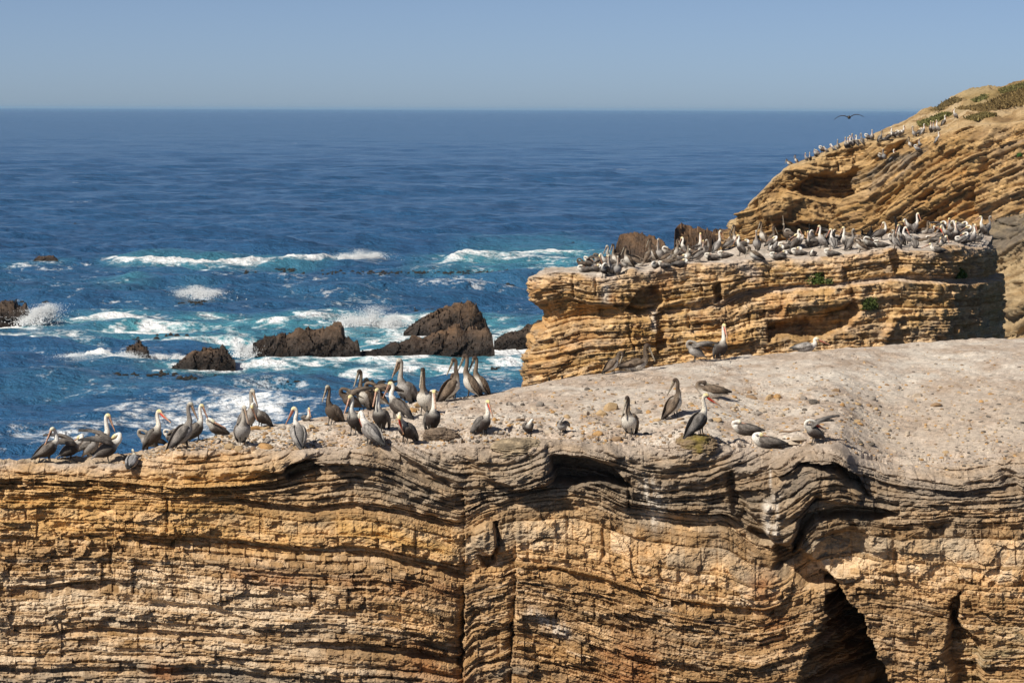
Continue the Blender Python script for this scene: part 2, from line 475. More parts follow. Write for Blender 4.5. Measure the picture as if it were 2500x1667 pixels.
    top = np.empty((NP, len(X0), 3))
    ker = np.hanning(75); ker /= ker.sum()
    fade = np.exp(-W * (ZB[:, 1] - r0[:, 1])[None, :] / 0.55)
    for k in (0, 1, 2):
        dev = r0[:, k] - np.interp(np.arange(len(X0)), [0, len(X0) - 1], [r0[0, k], r0[-1, k]])
        rs = r0[:, k] - dev + np.convolve(np.pad(dev, 37, mode='edge'), ker, 'valid')
        if k == 0: rs = r0[:, 0]
        top[..., k] = rs[None] + (ZB[None, :, k] - rs[None]) * W + (r0[:, k] - rs)[None] * fade
    gx, gy = top[..., 0], top[..., 1]
    span = (ZB[:, 1] - r0[:, 1])[None, :]
    arch = np.sin(np.pi * W) * 0.02 * span
    near = np.exp(-(W * span) / np.where(X0 < 1300, 2.2, 1.1)[None, :])
    z = top[..., 2] + arch
    z += 0.10 * fbm(gx / 2.4, gy / 2.4, 4, 71) * sstep(0, .15, W) * (1 - 0.6 * sstep(.8, 1, W))
    z += 0.055 * fbm(gx / 0.40, gy / 0.5, 4, 73) + .05 * np.clip(fbm(gx / .9, gy / 1.1, 3, 74) - .25, 0, 1) * 2
    # broken slabs along the rim: stepped relief
    sl = fbm(gx / 1.1, gy / 0.7, 3, 75) * 2.6 + fbm(gx / .3, gy / .25, 2, 76) * .5
    z += near * (np.floor(sl * 2) / 2 * 0.095 + .10 * fbm(gx / .45, gy / .35, 3, 77))
    # cracked plates of the bed showing through the dust
    def plates(u, v, seed):
        iu, iv = np.floor(u), np.floor(v)
        f1 = np.full(u.shape, 9.0); f2 = np.full(u.shape, 9.0); hh = np.zeros(u.shape); tx = np.zeros(u.shape); ty = np.zeros(u.shape)
        for a_ in (-1, 0, 1):
            for b_ in (-1, 0, 1):
                cu, cv = iu + a_, iv + b_
                px_ = cu + .1 + .8 * hsh(cu, cv, 1, seed); py_ = cv + .1 + .8 * hsh(cu, cv, 2, seed)
                dd = np.hypot(u - px_, v - py_); hc = hsh(cu, cv, 3, seed)
                m_ = dd < f1
                f2 = np.where(m_, f1, np.minimum(f2, dd)); f1 = np.where(m_, dd, f1); hh = np.where(m_, hc, hh); tx = np.where(m_, u - px_, tx); ty = np.where(m_, v - py_, ty)
        return hh, f2 - f1, tx, ty
    wx = gx + .25 * fbm(gx / .8, gy / .8, 3, 171); wy = gy + .25 * fbm(gx / .8, gy / .8, 3, 172)
    bare = np.clip(1.1 * fbm(gx / 2.6, gy / 2.2, 3, 173) + .10 + .9 * near + .25 * (X0 < 1300)[None, :], 0, 1) * np.where(X0 > 2050, .5, 1)[None, :]
    for sz, am, sd_ in ((.95, .085, 175), (.36, .040, 177)):
        ph_, pe, px2, py2 = plates(wx / sz, wy / (sz * 1.15), sd_)
        z += bare * am * ((ph_ - .5) + .8 * (hsh(np.floor(ph_ * 999), 1, 1, 3) - .5) * px2 - 1.0 * np.exp(-(pe / .07) ** 2) * .6)
    top[..., 2] = z
    V = np.concatenate([V, top], 0)
    # ---- back side down into the sea
    last = V[-1]
    nb = 10
    bk = np.empty((nb, len(X0), 3))
    for k in range(nb):
        u = (k + 1) / nb
        bk[k, :, 0] = last[:, 0]
        bk[k, :, 1] = last[:, 1] + 0.7 * math.sin(u * 1.57) + 0.9 * u + 0.4 * fbm(last[:, 0] / 1.2, u * 3, 3, 79) * u
        bk[k, :, 2] = last[:, 2] - (last[:, 2] + 1.0) * u ** 1.8
    V = np.concatenate([V, bk], 0)
    # ---------------- colour
    nrow = V.shape[0]
    n1 = fbm(X / 260, L / 90, 4, 101); n2 = fbm(X / 70, L / 22, 4, 103); n3 = fbm(X / 18, L / 8, 3, 105)
    pt = fbm(X / 95, Y / 60, 4, 107, .6)
    c = lerp3(OCHRE, TAN, np.clip(0.45 + 0.6 * n1 + 0.35 * tone, 0, 1))
    c = c * (1 + .30 * tone + .22 * pt)[..., None]
    creamy = np.clip(sstep(1335, 1420, L) * (1 - sstep(700, 1050, X)) * 0.72 + 0.6 * n2 + 0.45 * tone + .5 * pt, 0, 1)
    c = lerp3(c, CREAM, creamy * 0.85)
    brn = np.clip(0.85 * sstep(560, 1000, X) * sstep(1300, 1360, L) * (0.62 + 0.9 * n1 + .5 * pt) * (1 - .35 * sstep(2050, 2300, X)) + 0.5 * n3 - .25 * tone, 0, 1)
    c = lerp3(c, BROWN, brn * 0.75)
    gz0 = (1 - sstep(1190, 1260, L))
    greyzone = np.clip(gz0 * sstep(500, 800, X) * (0.85 + 0.5 * n2) + sstep(1555, 1600, L) * 0.85 * (0.6 + n2), 0, 1)
    c = lerp3(c, GREY * .95, greyzone * 0.8)
    c = c * (1 - .16 * gz0 * sstep(1250, 1380, X) * (1 - sstep(2150, 2350, X)))[..., None]
    dk = np.clip(sstep(1575, 1600, L) * (hsh(li, 4, 8, 6) > .45) * (.9 + n2) + (hsh(li, 2, 8, 5) > 0.8) * (0.35 + n2) + greyzone * (0.35 * (hsh(li, 3, 1, 9) > .55) + .7 * n3), 0, 1)
    c = lerp3(c, DARK, dk * 0.62)
    rust = np.clip((line_mask(X, Y, [(1500, 1560), (1560, 1590)], 40) + line_mask(X, Y, [(1400, 1660), (1560, 1640)], 45) + line_mask(X, Y, [(400, 1620), (440, 1640)], 28)
                    + line_mask(X, Y, [(1010, 1590), (1120, 1650)], 40) + line_mask(X, Y, [(1860, 1420), (1890, 1520)], 32) + line_mask(X, Y, [(560, 1400), (1100, 1430)], 22) * .7) * (0.65 + 1.2 * n2), 0, 1)
    c = lerp3(c, RUST, rust * 0.75)
    yel = np.clip((1 - sstep(1290, 1340, L)) * (1 - sstep(600, 900, X)) * (0.5 + n1) + line_mask(X, Y, [(850, 1290), (1080, 1320)], 35) * (0.8 + n2), 0, 1)
    c = lerp3(c, np.array((.60, .345, .105)), yel * 0.75)
    gu = np.clip((line_mask(X, Y, [(1585, 1190), (1600, 1260)], 24) + line_mask(X, Y, [(1895, 1210), (1890, 1290)], 13) * .55 + line_mask(X, Y, [(1870, 1230), (1880, 1300)], 12)
                  + line_mask(X, Y, [(1880, 1140), (1880, 1190)], 3) * .5 + line_mask(X, Y, [(1300, 1490), (1380, 1530)], 16) * .7 + line_mask(X, Y, [(2250, 1120), (2270, 1140)], 14)) * (0.2 + 1.6 * fbm(X / 8, Y / 30, 3, 111) + .5), 0, 1)
    c = lerp3(c, GUANO, gu * 0.85)
    dusty = np.exp(-np.clip(Y - rim[None, :], 0, 400) / np.where(X > 1300, 34, 22)) * np.clip(0.75 + 0.7 * n2, 0, 1)
    c = lerp3(c, DUST * .93, dusty)
    grn = np.clip(sstep(2280, 2360, X) * sstep(1480, 1560, Y) * (0.2 + n2), 0, 1)
    c = lerp3(c, np.array((.10, .105, .045)), grn * .7)
    # top
    t1 = fbm(gx / 3.2, gy / 3.2, 4, 121); t2 = fbm(gx / .7, gy / .9, 5, 123, .6); t3 = fbm(gx / .13, gy / .22, 3, 125)
    ct = lerp3(DUST * .93, GUANO * .88, np.clip(0.25 + 0.7 * t1 + 1.1 * t2, 0, 1))
    ct = lerp3(ct, np.array((.35, .255, .18)), np.clip(0.02 - 1.1 * t2 - .45 * t1 + 0.8 * t3, 0, 1) * .85)
    rg = .8 * np.clip(sstep(1900, 2300, X0[None, :] + 0 * gx) * (1 - sstep(.25, .6, W + 0 * gx)) * (0.65 + t2), 0, 1)
    ct = lerp3(ct, np.array((.43, .345, .265)), rg * .8)
    lf = np.clip((1 - sstep(250, 700, X0[None, :] + 0 * gx)) * (0.9 + t2), 0, 1)
    ct = lerp3(ct, np.array((.46, .345, .22)), lf * .8)
    cb = np.broadcast_to(TAN * .8, bk.shape)
    C = np.concatenate([c, ct, cb], 0)
    C = np.clip(C, 0.02, .8)
    me = mesh_grid('cliff', V, {'Col': C}, M_ROCK, False)
    o = link('cliff', me)
    tag(o, 'near layered sandstone cliff with a pale dusty shelf on top', 'cliff', None, 'structure')
    return o
CLIFF = near_cliff()
# ================================================================== free-standing crags
def plan_columns(pts, step):
    """plan polyline [(x, y)] -> evenly spaced, corner-rounded columns with outward normals"""
    p = np.array(pts, float)
    seg = np.hypot(*np.diff(p, axis=0).T); s = np.concatenate([[0], np.cumsum(seg)])
    t = np.arange(0, s[-1], step)
    q = np.stack([np.interp(t, s, p[:, 0]), np.interp(t, s, p[:, 1])], 1)
    k = max(1, int(0.5 / step))
    ker = np.ones(2 * k + 1) / (2 * k + 1)
    qp = np.pad(q, ((k, k), (0, 0)), mode='edge')
    q = np.stack([np.convolve(qp[:, i], ker, 'valid') for i in (0, 1)], 1)
    tn = np.gradient(q, axis=0); tn /= np.linalg.norm(tn, axis=1)[:, None]
    nrm = np.stack([tn[:, 1], -tn[:, 0]], 1)          # walking left to right, outward is toward the viewer
    return q, nrm

def crag(name, q, nrm, Xd, Dref, rim, bottomY, back, nface, ntop, disp, colf, RR, lean, mpp, mat, top_z=None, visY=None):
    n = len(q)
    nl = nface // 8
    vis = bottomY if visY is None else visY
    Y = np.concatenate([bottomY + (vis - bottomY) * np.linspace(0, 1, nl, endpoint=False)[:, None] + 0 * rim[None, :], vis + (rim[None, :] - vis) * np.linspace(0, 1, nface - nl)[:, None]], 0) if visY else bottomY + (rim[None, :] - bottomY) * np.linspace(0, 1, nface)[:, None]
    X = np.broadcast_to(Xd[None, :], Y.shape).copy()
    d, extra = disp(X, Y, rim[None, :])
    rel = Y - rim[None, :]
    t = np.clip(1 - rel / RR, 0, 1)
    rnd = RR * (1 - np.sqrt(np.clip(1 - t * t, 0, 1))) * mpp * 1.2
    dm = d * mpp + lean * rel * mpp - rnd
    zz = P(X, Y, Dref[None, :] + 0 * Y)[..., 2]
    V = np.empty(Y.shape + (3,))
    V[..., 0] = q[None, :, 0] + nrm[None, :, 0] * dm
    V[..., 1] = q[None, :, 1] + nrm[None, :, 1] * dm
    V[..., 2] = zz
    W = (np.linspace(0, 1, ntop + 1)[1:] ** 1.3)[:, None]
    r0 = V[-1]
    T = r0[None] + (back[None] - r0[None]) * W[..., None]
    gx, gy = T[..., 0], T[..., 1]
    if top_z is not None:
        T[..., 2] += top_z(gx, gy, W, X[0][None, :] + 0 * gx)
    c, ct = colf(X, Y, extra, gx, gy, W, X[0][None, :] + 0 * gx)
    last = T[-1]
    nb = 8
    B = np.repeat(last[None], nb, 0)
    for k in range(nb):
        u = (k + 1) / nb
        B[k, :, 1] += 2.0 * u
        B[k, :, 2] = last[:, 2] - (last[:, 2] + 1.5) * u ** 1.6
    V = np.concatenate([V, T, B], 0)
    C = np.concatenate([c, ct, np.broadcast_to(TAN * .8, B.shape)], 0)
    me = mesh_grid(name, V, {'Col': np.clip(C, .02, .8)}, mat, True)
    return link(name, me)

# ------------------------------------------------------------------ the middle rock with the colony
def middle_rock():
    D0 = 104.0; mpp = D0 / FPX
    def w(X, D): 
        p = P(X, 700, D); return (float(p[0]), float(p[1]))
    pts = [(w(1312, D0)[0], D0 + 3.4), (w(1304, D0)[0], D0 + 2.0), (w(1303, D0)[0], D0 + 0.8), w(1330, D0 + .1), w(1500, D0 - .2), w(1640, D0 + .3), w(1760, D0 - .1), w(1900, D0 + .3), w(2060, D0), w(2220, D0 + .2),
           w(2310, D0 + .6), w(2385, D0 + 2.4), w(2428, D0 + 5.2), w(2436, D0 + 9.5)]
    q, nrm = plan_columns(pts, 0.040)
    i0 = np.argmin(q[:, 1][: len(q) // 3])
    Xp = 1250 + FPX * q[:, 0] / q[:, 1]
    # design coordinate follows the walk round the rock
    ds = np.concatenate([[0], np.cumsum(np.hypot(*np.diff(q, axis=0).T))]) / mpp
    Xd = ds - ds[i0] + Xp[i0]
    Xc = np.clip(Xp, 1296, 2445)
    Xd = np.where(np.arange(len(q)) < i0, Xd, np.where(Xp > 2300, Xd, Xp))
    j = np.argmax(Xp > 2300)
    Xd[j:] = Xp[j] + (ds[j:] - ds[j])
    RIM = [(1200, 690), (1285, 676), (1300, 668), (1340, 664), (1400, 664), (1452, 674), (1500, 676), (1541, 652), (1572, 664), (1605, 652), (1700, 642), (1780, 642), (1850, 634), (1950, 633), (2053, 625),
           (2104, 620), (2155, 608), (2193, 608), (2232, 615), (2308, 617), (2367, 603), (2420, 604), (2480, 612), (2800, 625)]
    rim = curve(RIM, Xd, 8) + 2 * fbm(Xd / 20, 0.2, 3, 205)
    BY = [(1200, 655), (1410, 655), (1500, 646), (1600, 633), (1733, 615), (1809, 597), (1911, 587), (1997, 577), (2078, 569), (2244, 568), (2308, 572), (2410, 578), (2600, 580)]
    bd = curve([(1296, 106.5), (1420, 109), (1700, 113), (2000, 115), (2300, 116), (2445, 116)], Xc)
    Xb = np.clip(Xc, 1330, 2425)
    back = P(Xb, curve(BY, Xb, 20), bd)
    curves = [(670, [(1200, 660), (1300, 668), (1452, 676), (1541, 655), (1700, 645), (1850, 636), (2050, 628), (2190, 612), (2400, 605), (2600, 600)], 15),
              (740, [(1200, 730), (1300, 742), (1350, 730), (1388, 722), (1439, 737), (1490, 741), (1540, 744), (1567, 757), (1605, 750), (1733, 730), (1835, 704), (1950, 694), (2053, 690), (2193, 668), (2300, 672), (2420, 682), (2600, 690)], 10),
              (780, [(1200, 790), (1300, 808), (1350, 798), (1427, 776), (1477, 776), (1580, 771), (1620, 762), (1770, 748), (1835, 719), (1950, 704), (2053, 698), (2193, 682), (2300, 690), (2420, 696), (2600, 700)], 10),
              (900, [(1200, 955), (1300, 935), (1450, 895), (1600, 880), (1800, 862), (2000, 850), (2200, 842), (2440, 836), (2600, 836)], 30)]
    LY = Layers(500, 1500, lambda l: 6.2, 203)
    LB = Layers(500, 1500, lambda l: 19, 207)
    def disp(X, Y, rim):
        L = warp(curves, X, Y) + 3.5 * fbm(X / 120, Y / 90, 3, 211) + 1.2 * fbm(X / 25, Y / 30, 2, 212)
        d, li, tone = bed_relief(LY, X, L, 3.0, 2.0, 2.2, 221, .62)
        db, _, _ = bed_relief(LB, X, L, 3.6, 1.8, 2.6, 223, .9)
        d = d + db + 16 * fbm(X / 170, Y / 120, 3, 225) + 6 * fbm(X / 45, Y / 40, 3, 227) + 1.6 * fbm(X / 8, Y / 6, 2, 229)
        for sx, sy, am, sd_ in ((46, 20, 12, 261), (18, 9, 6, 264), (9, 5, 3.2, 267)):
            gx1 = X / sx + .9 * fbm(X / sx, L / sy, 2, sd_); gy1 = L / sy + .8 * fbm(X / sx / .9, L / sy / .9, 2, sd_ + 1)
            hs = hsh(np.floor(gx1), np.floor(gy1), 2, sd_ + 2)
            d = d + am * ((hs > .6) * (hs - .4) + .4 * (hs - .5) * (gx1 - np.floor(gx1) - .5))
        # overhanging top bed, undercut, projecting foot
        leftness = 1 - sstep(1350, 1560, X)
        prof = np.interp(L, [650, 668, 680, 728, 742, 752, 765, 784, 790, 810, 860, 900, 960], [-6, 0, 8, 7, -2, -30, -38, -36, -14, -8, 8, 14, 10])
        prof_r = np.interp(L, [650, 668, 680, 732, 742, 760, 778, 784, 800, 860, 960], [-34, -26, -18, -14, -20, -30, -30, 4, 2, -2, -4])
        mixr = sstep(1820, 1980, X)
        d = d + prof * (1 - mixr) * (0.55 + 0.45 * leftness + .5 * fbm(X / 90, 3.3, 2, 230)) + prof_r * mixr
        Xs = X + 5 * fbm(X / 25, Y / 25, 3, 231); Ys = Y + 5 * fbm(X / 22, Y / 25, 3, 232)
        for poly, dep, soft in [
            ([(1530, 755), (1560, 705), (1600, 700), (1620, 735), (1600, 756), (1560, 768)], -34, 4),
            ([(1744, 700), (1760, 690), (1765, 730), (1745, 738)], -30, 3),
            ([(1880, 790), (1990, 775), (2060, 752), (2092, 738), (2096, 765), (2060, 800), (1985, 830), (1930, 818), (1880, 830)], -50, 11),
            ([(1990, 668), (2010, 668), (2012, 690), (1985, 690)], -26, 4),
            ([(2175, 615), (2195, 612), (2225, 655), (2190, 668), (2180, 640)], -26, 5),
            ([(2060, 655), (2170, 640), (2175, 690), (2060, 690)], -16, 6),
            ([(1600, 770), (1625, 765), (1630, 850), (1605, 860)], -20, 4),
            ([(2180, 770), (2200, 770), (2175, 830), (2150, 830)], 16, 6),
            ([(1930, 715), (2040, 710), (2042, 752), (1960, 775), (1900, 780)], 14, 8)]:
            d = d + dep * in_poly(Xs, Ys, poly, soft)
        for pts2, ww, dep in [([(1397, 670), (1400, 725)], 2.4, 12), ([(1454, 670), (1455, 720)], 2.4, 12), ([(1710, 690), (1718, 730)], 2.2, 12), ([(1680, 755), (1685, 800)], 3, 12),
                              ([(1530, 790), (1545, 850)], 3, 10), ([(2300, 690), (2310, 740)], 3, 8), ([(1830, 760), (1836, 820)], 3, 8), ([(2080, 690), (2085, 740)], 4, 14)]:
            d = d - dep * line_mask(X + 2 * fbm(Y / 12, X / 80, 2, 9), Y, pts2, ww)
        d = d - 16 * line_mask(X, Y, [(1800, 640), (1835, 670), (1820, 690)], 16)
        return d, (L, li, tone)
    def colf(X, Y, ex, gx, gy, W, XX):
        L, li, tone = ex
        n1 = fbm(X / 120, L / 50, 4, 241); n2 = fbm(X / 32, L / 14, 4, 243); n3 = fbm(X / 9, L / 5, 3, 245)
        c = lerp3(np.array((.47, .285, .105)), TAN, np.clip(.4 + .5 * n1 + .4 * tone, 0, 1))
        c = lerp3(c, CREAM, np.clip(.7 * n2 + .3 * sstep(1900, 2100, X) * sstep(770, 800, Y), 0, 1) * .7)
        c = c * (1 + .25 * tone)[..., None]
        stain = fbm(X / 16, Y / 130, 3, 246)
        c = lerp3(c, BROWN, np.clip(.15 + .8 * n1 - .3 * tone + .5 * n3 + .7 * stain, 0, 1) * .8)
        c = lerp3(c, np.array((.44, .20, .06)), np.clip(.9 * fbm(X / 60, L / 25, 3, 248) + .3 * stain, 0, 1) * .7)
        c = lerp3(c, GREY * .8, np.clip(.9 * n2 + .4 * n3 - .05, 0, 1) * .8)
        rr = np.clip(sstep(735, 750, L) * (1 - sstep(770, 790, L)) * (.6 + n2) * (1 - sstep(1560, 1650, X)), 0, 1)
        c = lerp3(c, np.array((.48, .25, .07)), rr * .7)
        rim_ = curve(RIM, X)
        dust = np.exp(-np.clip(Y - rim_, 0, 300) / 13) * np.clip(.75 + n2, 0, 1)
        dust = np.maximum(dust, line_mask(X, Y, [(1800, 636), (1840, 668)], 18) * .9)
        dust = np.maximum(dust, sstep(742, 760, L) * (1 - sstep(780, 786, L)) * sstep(1600, 1900, X) * .75 * np.clip(.8 + n2, 0, 1))
        c = lerp3(c, DUST * .95, dust)
        c = lerp3(c, GUANO * .9, np.clip(line_mask(X, Y, [(1480, 700), (1478, 730)], 10) + line_mask(X, Y, [(1600, 765), (1596, 800)], 9), 0, 1) * .7)
        t2 = fbm(gx / .6, gy / 1.2, 4, 247)
        ct = lerp3(DUST * .86, GUANO * .9, np.clip(.3 + .9 * t2, 0, 1))
        ct = lerp3(ct, np.array((.33, .26, .2)), np.clip(-.1 + 1.0 * fbm(gx / .25, gy / .4, 3, 249), 0, 1))
        return c, ct
    def top_z(gx, gy, W, XX):
        return (0.16 * fbm(gx / 1.8, gy / 1.8, 4, 251) + 0.05 * fbm(gx / .35, gy / .35, 3, 253)) * sstep(0, .1, W)
    o = crag('rock_stack', q, nrm, Xd, np.full(len(q), D0), rim, 1430.0, back, 250, 60, disp, colf, 12.0, 0.04, mpp, M_ROCK, top_z, 985.0)
    tag(o, 'ochre layered rock stack crowded with pelicans behind the dusty shelf', 'rock', None, 'structure')
    return o
STACK = middle_rock()

# ------------------------------------------------------------------ the headland
def headland():
    D0 = 240.0; mpp = D0 / FPX
    def w(X, D):
        p = P(X, 450, D); return (float(p[0]), float(p[1]))
    pts = [(w(1812, D0)[0], D0 + 9.5), (w(1804, D0)[0], D0 + 6), (w(1802, D0)[0], D0 + 2), w(1830, D0 + .2), w(1950, D0 - 1), w(2090, D0 - 1), w(2130, D0 - 3.5), w(2250, D0 - 6), w(2400, D0 - 9), w(2560, D0 - 12), w(2850, D0 - 18)]
    q, nrm = plan_columns(pts, 0.115)
    Xp = 1250 + FPX * q[:, 0] / q[:, 1]
    i0 = int(np.argmin(np.abs(q[:, 1] - (D0 + 2.0))[: len(q) // 2]))
    ds = np.concatenate([[0], np.cumsum(np.hypot(*np.diff(q, axis=0).T))]) / mpp
    Xd = np.where(np.arange(len(q)) < i0, ds - ds[i0] + Xp[i0], Xp)
    Xc = np.clip(Xp, 1797, 2900)
    RIM = [(1600, 560), (1797, 552), (1803, 526), (1815, 508), (1842, 486), (1852, 474), (1870, 452), (1893, 428), (1925, 404), (1960, 396), (2000, 380), (2060, 352), (2120, 343), (2200, 337), (2280, 327), (2350, 308), (2420, 300), (2500, 292), (2900, 270)]
    rim = curve(RIM, Xc, 6) + 2.2 * fbm(Xc / 26, .7, 3, 305)
    BY = [(1700, 556), (1803, 528), (1842, 487), (1893, 430), (1925, 405), (2000, 378), (2060, 345), (2110, 338), (2140, 322), (2200, 298), (2260, 266), (2290, 258), (2320, 238), (2370, 226), (2420, 210), (2460, 203), (2500, 193), (2900, 120)]
    bd = curve([(1797, 252), (1925, 256), (2060, 260), (2200, 272), (2500, 285), (2900, 295)], Xc)
    Xb = np.clip(Xc, 1808, 2900)
    back = P(Xb, curve(BY, Xb, 6) + 2.5 * fbm(Xb / 18, .3, 3, 306), bd)
    LY = Layers(-600, 2200, lambda l: 8.0, 303)
    LB = Layers(-600, 2200, lambda l: 26, 307)
    kx = np.array([1500, 1900, 2070, 2115, 2200, 2330, 2420, 3000.]); kv = np.array([-.05, .0, .15, .85, .80, .62, .42, .35])
    gx_ = np.arange(1400, 3100, 2.0); gint = np.cumsum(np.interp(gx_, kx, kv)) * 2.0
    def level(X, Y):
        return Y + np.interp(X, gx_, gint) - 45 * np.exp(-((X - 1900) / 90) ** 2) * sstep(330, 480, Y) * -1.0
    def disp(X, Y, rim):
        L = level(X, Y) + 2.5 * fbm(X / 110, Y / 90, 3, 311) + 1.5 * fbm(X / 22, Y / 20, 2, 312)
        d, li, tone = bed_relief(LY, X, L, 4.6, 2.6, 2.4, 321, .7)
        db, _, _ = bed_relief(LB, X, L, 9.0, 3.2, 3.5, 323, 1.0)
        cg = hsh(np.floor(X / 34 + fbm(X / 30, Y / 30, 2, 335)), np.floor(L / 22 + .7 * fbm(X / 30, Y / 30, 2, 336)), 2, 337)
        d = d + 16 * (cg - .5) * np.clip(.5 + fbm(X / 90, Y / 90, 2, 338), 0, 1) + 9 * (hsh(np.floor(X / 13 + fbm(X / 14, Y / 14, 2, 339)), np.floor(L / 9), 2, 340) - .5)
        d = d + db + 18 * fbm(X / 150, Y / 130, 3, 325) + 8 * fbm(X / 40, Y / 40, 3, 327) + 2.0 * fbm(X / 7, Y / 6, 2, 329)
        Xs = X + 6 * fbm(X / 25, Y / 25, 3, 331); Ys = Y + 6 * fbm(X / 22, Y / 25, 3, 332)
        for poly, dep, soft in [
            ([(1938, 458), (1975, 432), (2010, 424), (2060, 425), (2108, 404), (2112, 480), (2060, 490), (2000, 486), (1962, 476)], -62, 7),
            ([(1900, 556), (1940, 545), (2070, 545), (2085, 600), (1880, 610)], -46, 8),
            ([(1846, 484), (1860, 520), (1872, 560), (1866, 560), (1850, 530), (1840, 500)], -22, 4),
            ([(1880, 490), (1930, 470), (1960, 480), (1900, 540), (1885, 560)], 22, 9),
            ([(2110, 405), (2300, 330), (2420, 330), (2400, 420), (2250, 560), (2080, 640), (2100, 520), (2112, 470)], 26, 8),
            ([(2262, 478), (2288, 455), (2294, 466), (2278, 482)], -40, 4),
            ([(2225, 545), (2260, 512), (2305, 500), (2300, 560), (2240, 580)], -34, 7),
            ([(2370, 470), (2395, 455), (2400, 510), (2380, 520)], -26, 6),
            ([(2330, 405), (2400, 380), (2430, 400), (2400, 420), (2330, 425)], -14, 6),
            ([(2140, 352), (2230, 346), (2240, 358), (2150, 372)], -14, 5)]:
            d = d + dep * in_poly(Xs, Ys, poly, soft)
        for pts2, ww, dep in [([(2103, 350), (2100, 410)], 2.6, 16), ([(1933, 405), (1935, 435)], 2.2, 12), ([(2040, 375), (2042, 415)], 2.2, 12), ([(2170, 345), (2172, 362)], 2, 8), ([(2228, 395), (2220, 455)], 2.4, 14)]:
            d = d - dep * line_mask(X + 2 * fbm(Y / 12, X / 80, 2, 9), Y, pts2, ww)
        return d, (L, li, tone)
    def colf(X, Y, ex, gx, gy, W, XX):
        L, li, tone = ex
        n1 = fbm(X / 110, L / 40, 4, 341); n2 = fbm(X / 40, L / 14, 4, 343); n3 = fbm(X / 10, L / 5, 3, 345)
        c = lerp3(np.array((.37, .215, .075)), np.array((.44, .29, .135)), np.clip(.45 + .6 * n1 + .35 * tone, 0, 1)) * (1 + .3 * tone)[..., None]
        c = lerp3(c, BROWN * .85, np.clip(.22 + .8 * n2 + .4 * n3 + .35 * sstep(430, 560, Y), 0, 1) * .8)
        dkb = line_mask(X, Y, [(2112, 438), (2180, 398), (2270, 362)], 11)
        c = lerp3(c, DARK * 1.25, np.clip(dkb * (.9 + n3) + .5 * (n3 - .25), 0, 1) * .85)
        c = lerp3(c, GREY * 1.15, np.clip(line_mask(X, Y, [(2140, 450), (2230, 400)], 22) * (.6 + n2) + sstep(2360, 2440, X) * .5 * (.6 + n2), 0, 1) * .6)
        c = lerp3(c, np.array((.40, .20, .06)), np.clip(line_mask(X, Y, [(2340, 380), (2380, 420)], 40) * (.5 + n2) + line_mask(X, Y, [(2300, 500), (2370, 500)], 45) * (.5 + n2) + .0 * n1, 0, 1) * .75)
        dust = np.exp(-np.clip(Y - curve(RIM, X), 0, 300) / 7)
        c = lerp3(c, np.array((.52, .38, .21)), dust * .8)
        t1 = fbm(gx / 9, gy / 14, 4, 347); t2 = fbm(gx / 1.6, gy / 3, 4, 349)
        ct = lerp3(np.array((.40, .265, .125)), np.array((.50, .38, .23)), np.clip(.35 + 1.2 * t2, 0, 1))
        ct = lerp3(ct, np.array((.20, .125, .06)), np.clip(-1.4 * t2 + .5 * fbm(gx / .5, gy / 1.2, 3, 350) - .02, 0, 1))
        veg = .7 * np.clip(sstep(2200, 2330, XX) * sstep(.3, .5, W) * (1 - sstep(.92, 1, W)) * (.42 + 1.9 * t1), 0, 1)
        ct = lerp3(ct, np.array((.19, .14, .045)), veg * .85)
        return c, ct
    def top_z(gx, gy, W, XX):
        hum = sstep(2100, 2300, XX)
        st = fbm(gx / 3.0, gy / 7.0, 4, 355) * 4
        return (0.75 * fbm(gx / 4, gy / 6, 4, 351) + 0.30 * fbm(gx / .8, gy / 1.2, 3, 353) + .45 * hum * (np.floor(st) + sstep(.6, 1, st - np.floor(st))) * .5) * sstep(0, .1, W) * (.35 + .65 * hum) * (1 - .5 * sstep(.9, 1, W))
    o = crag('headland', q, nrm, Xd, np.full(len(q), D0), rim, 800.0, back, 210, 90, disp, colf, 16.0, 0.22, mpp, M_ROCK_FAR, top_z)
    tag(o, 'tall ochre headland with slanting beds and scrub on its crest', 'headland', None, 'structure')
    return o
HEAD = headland()

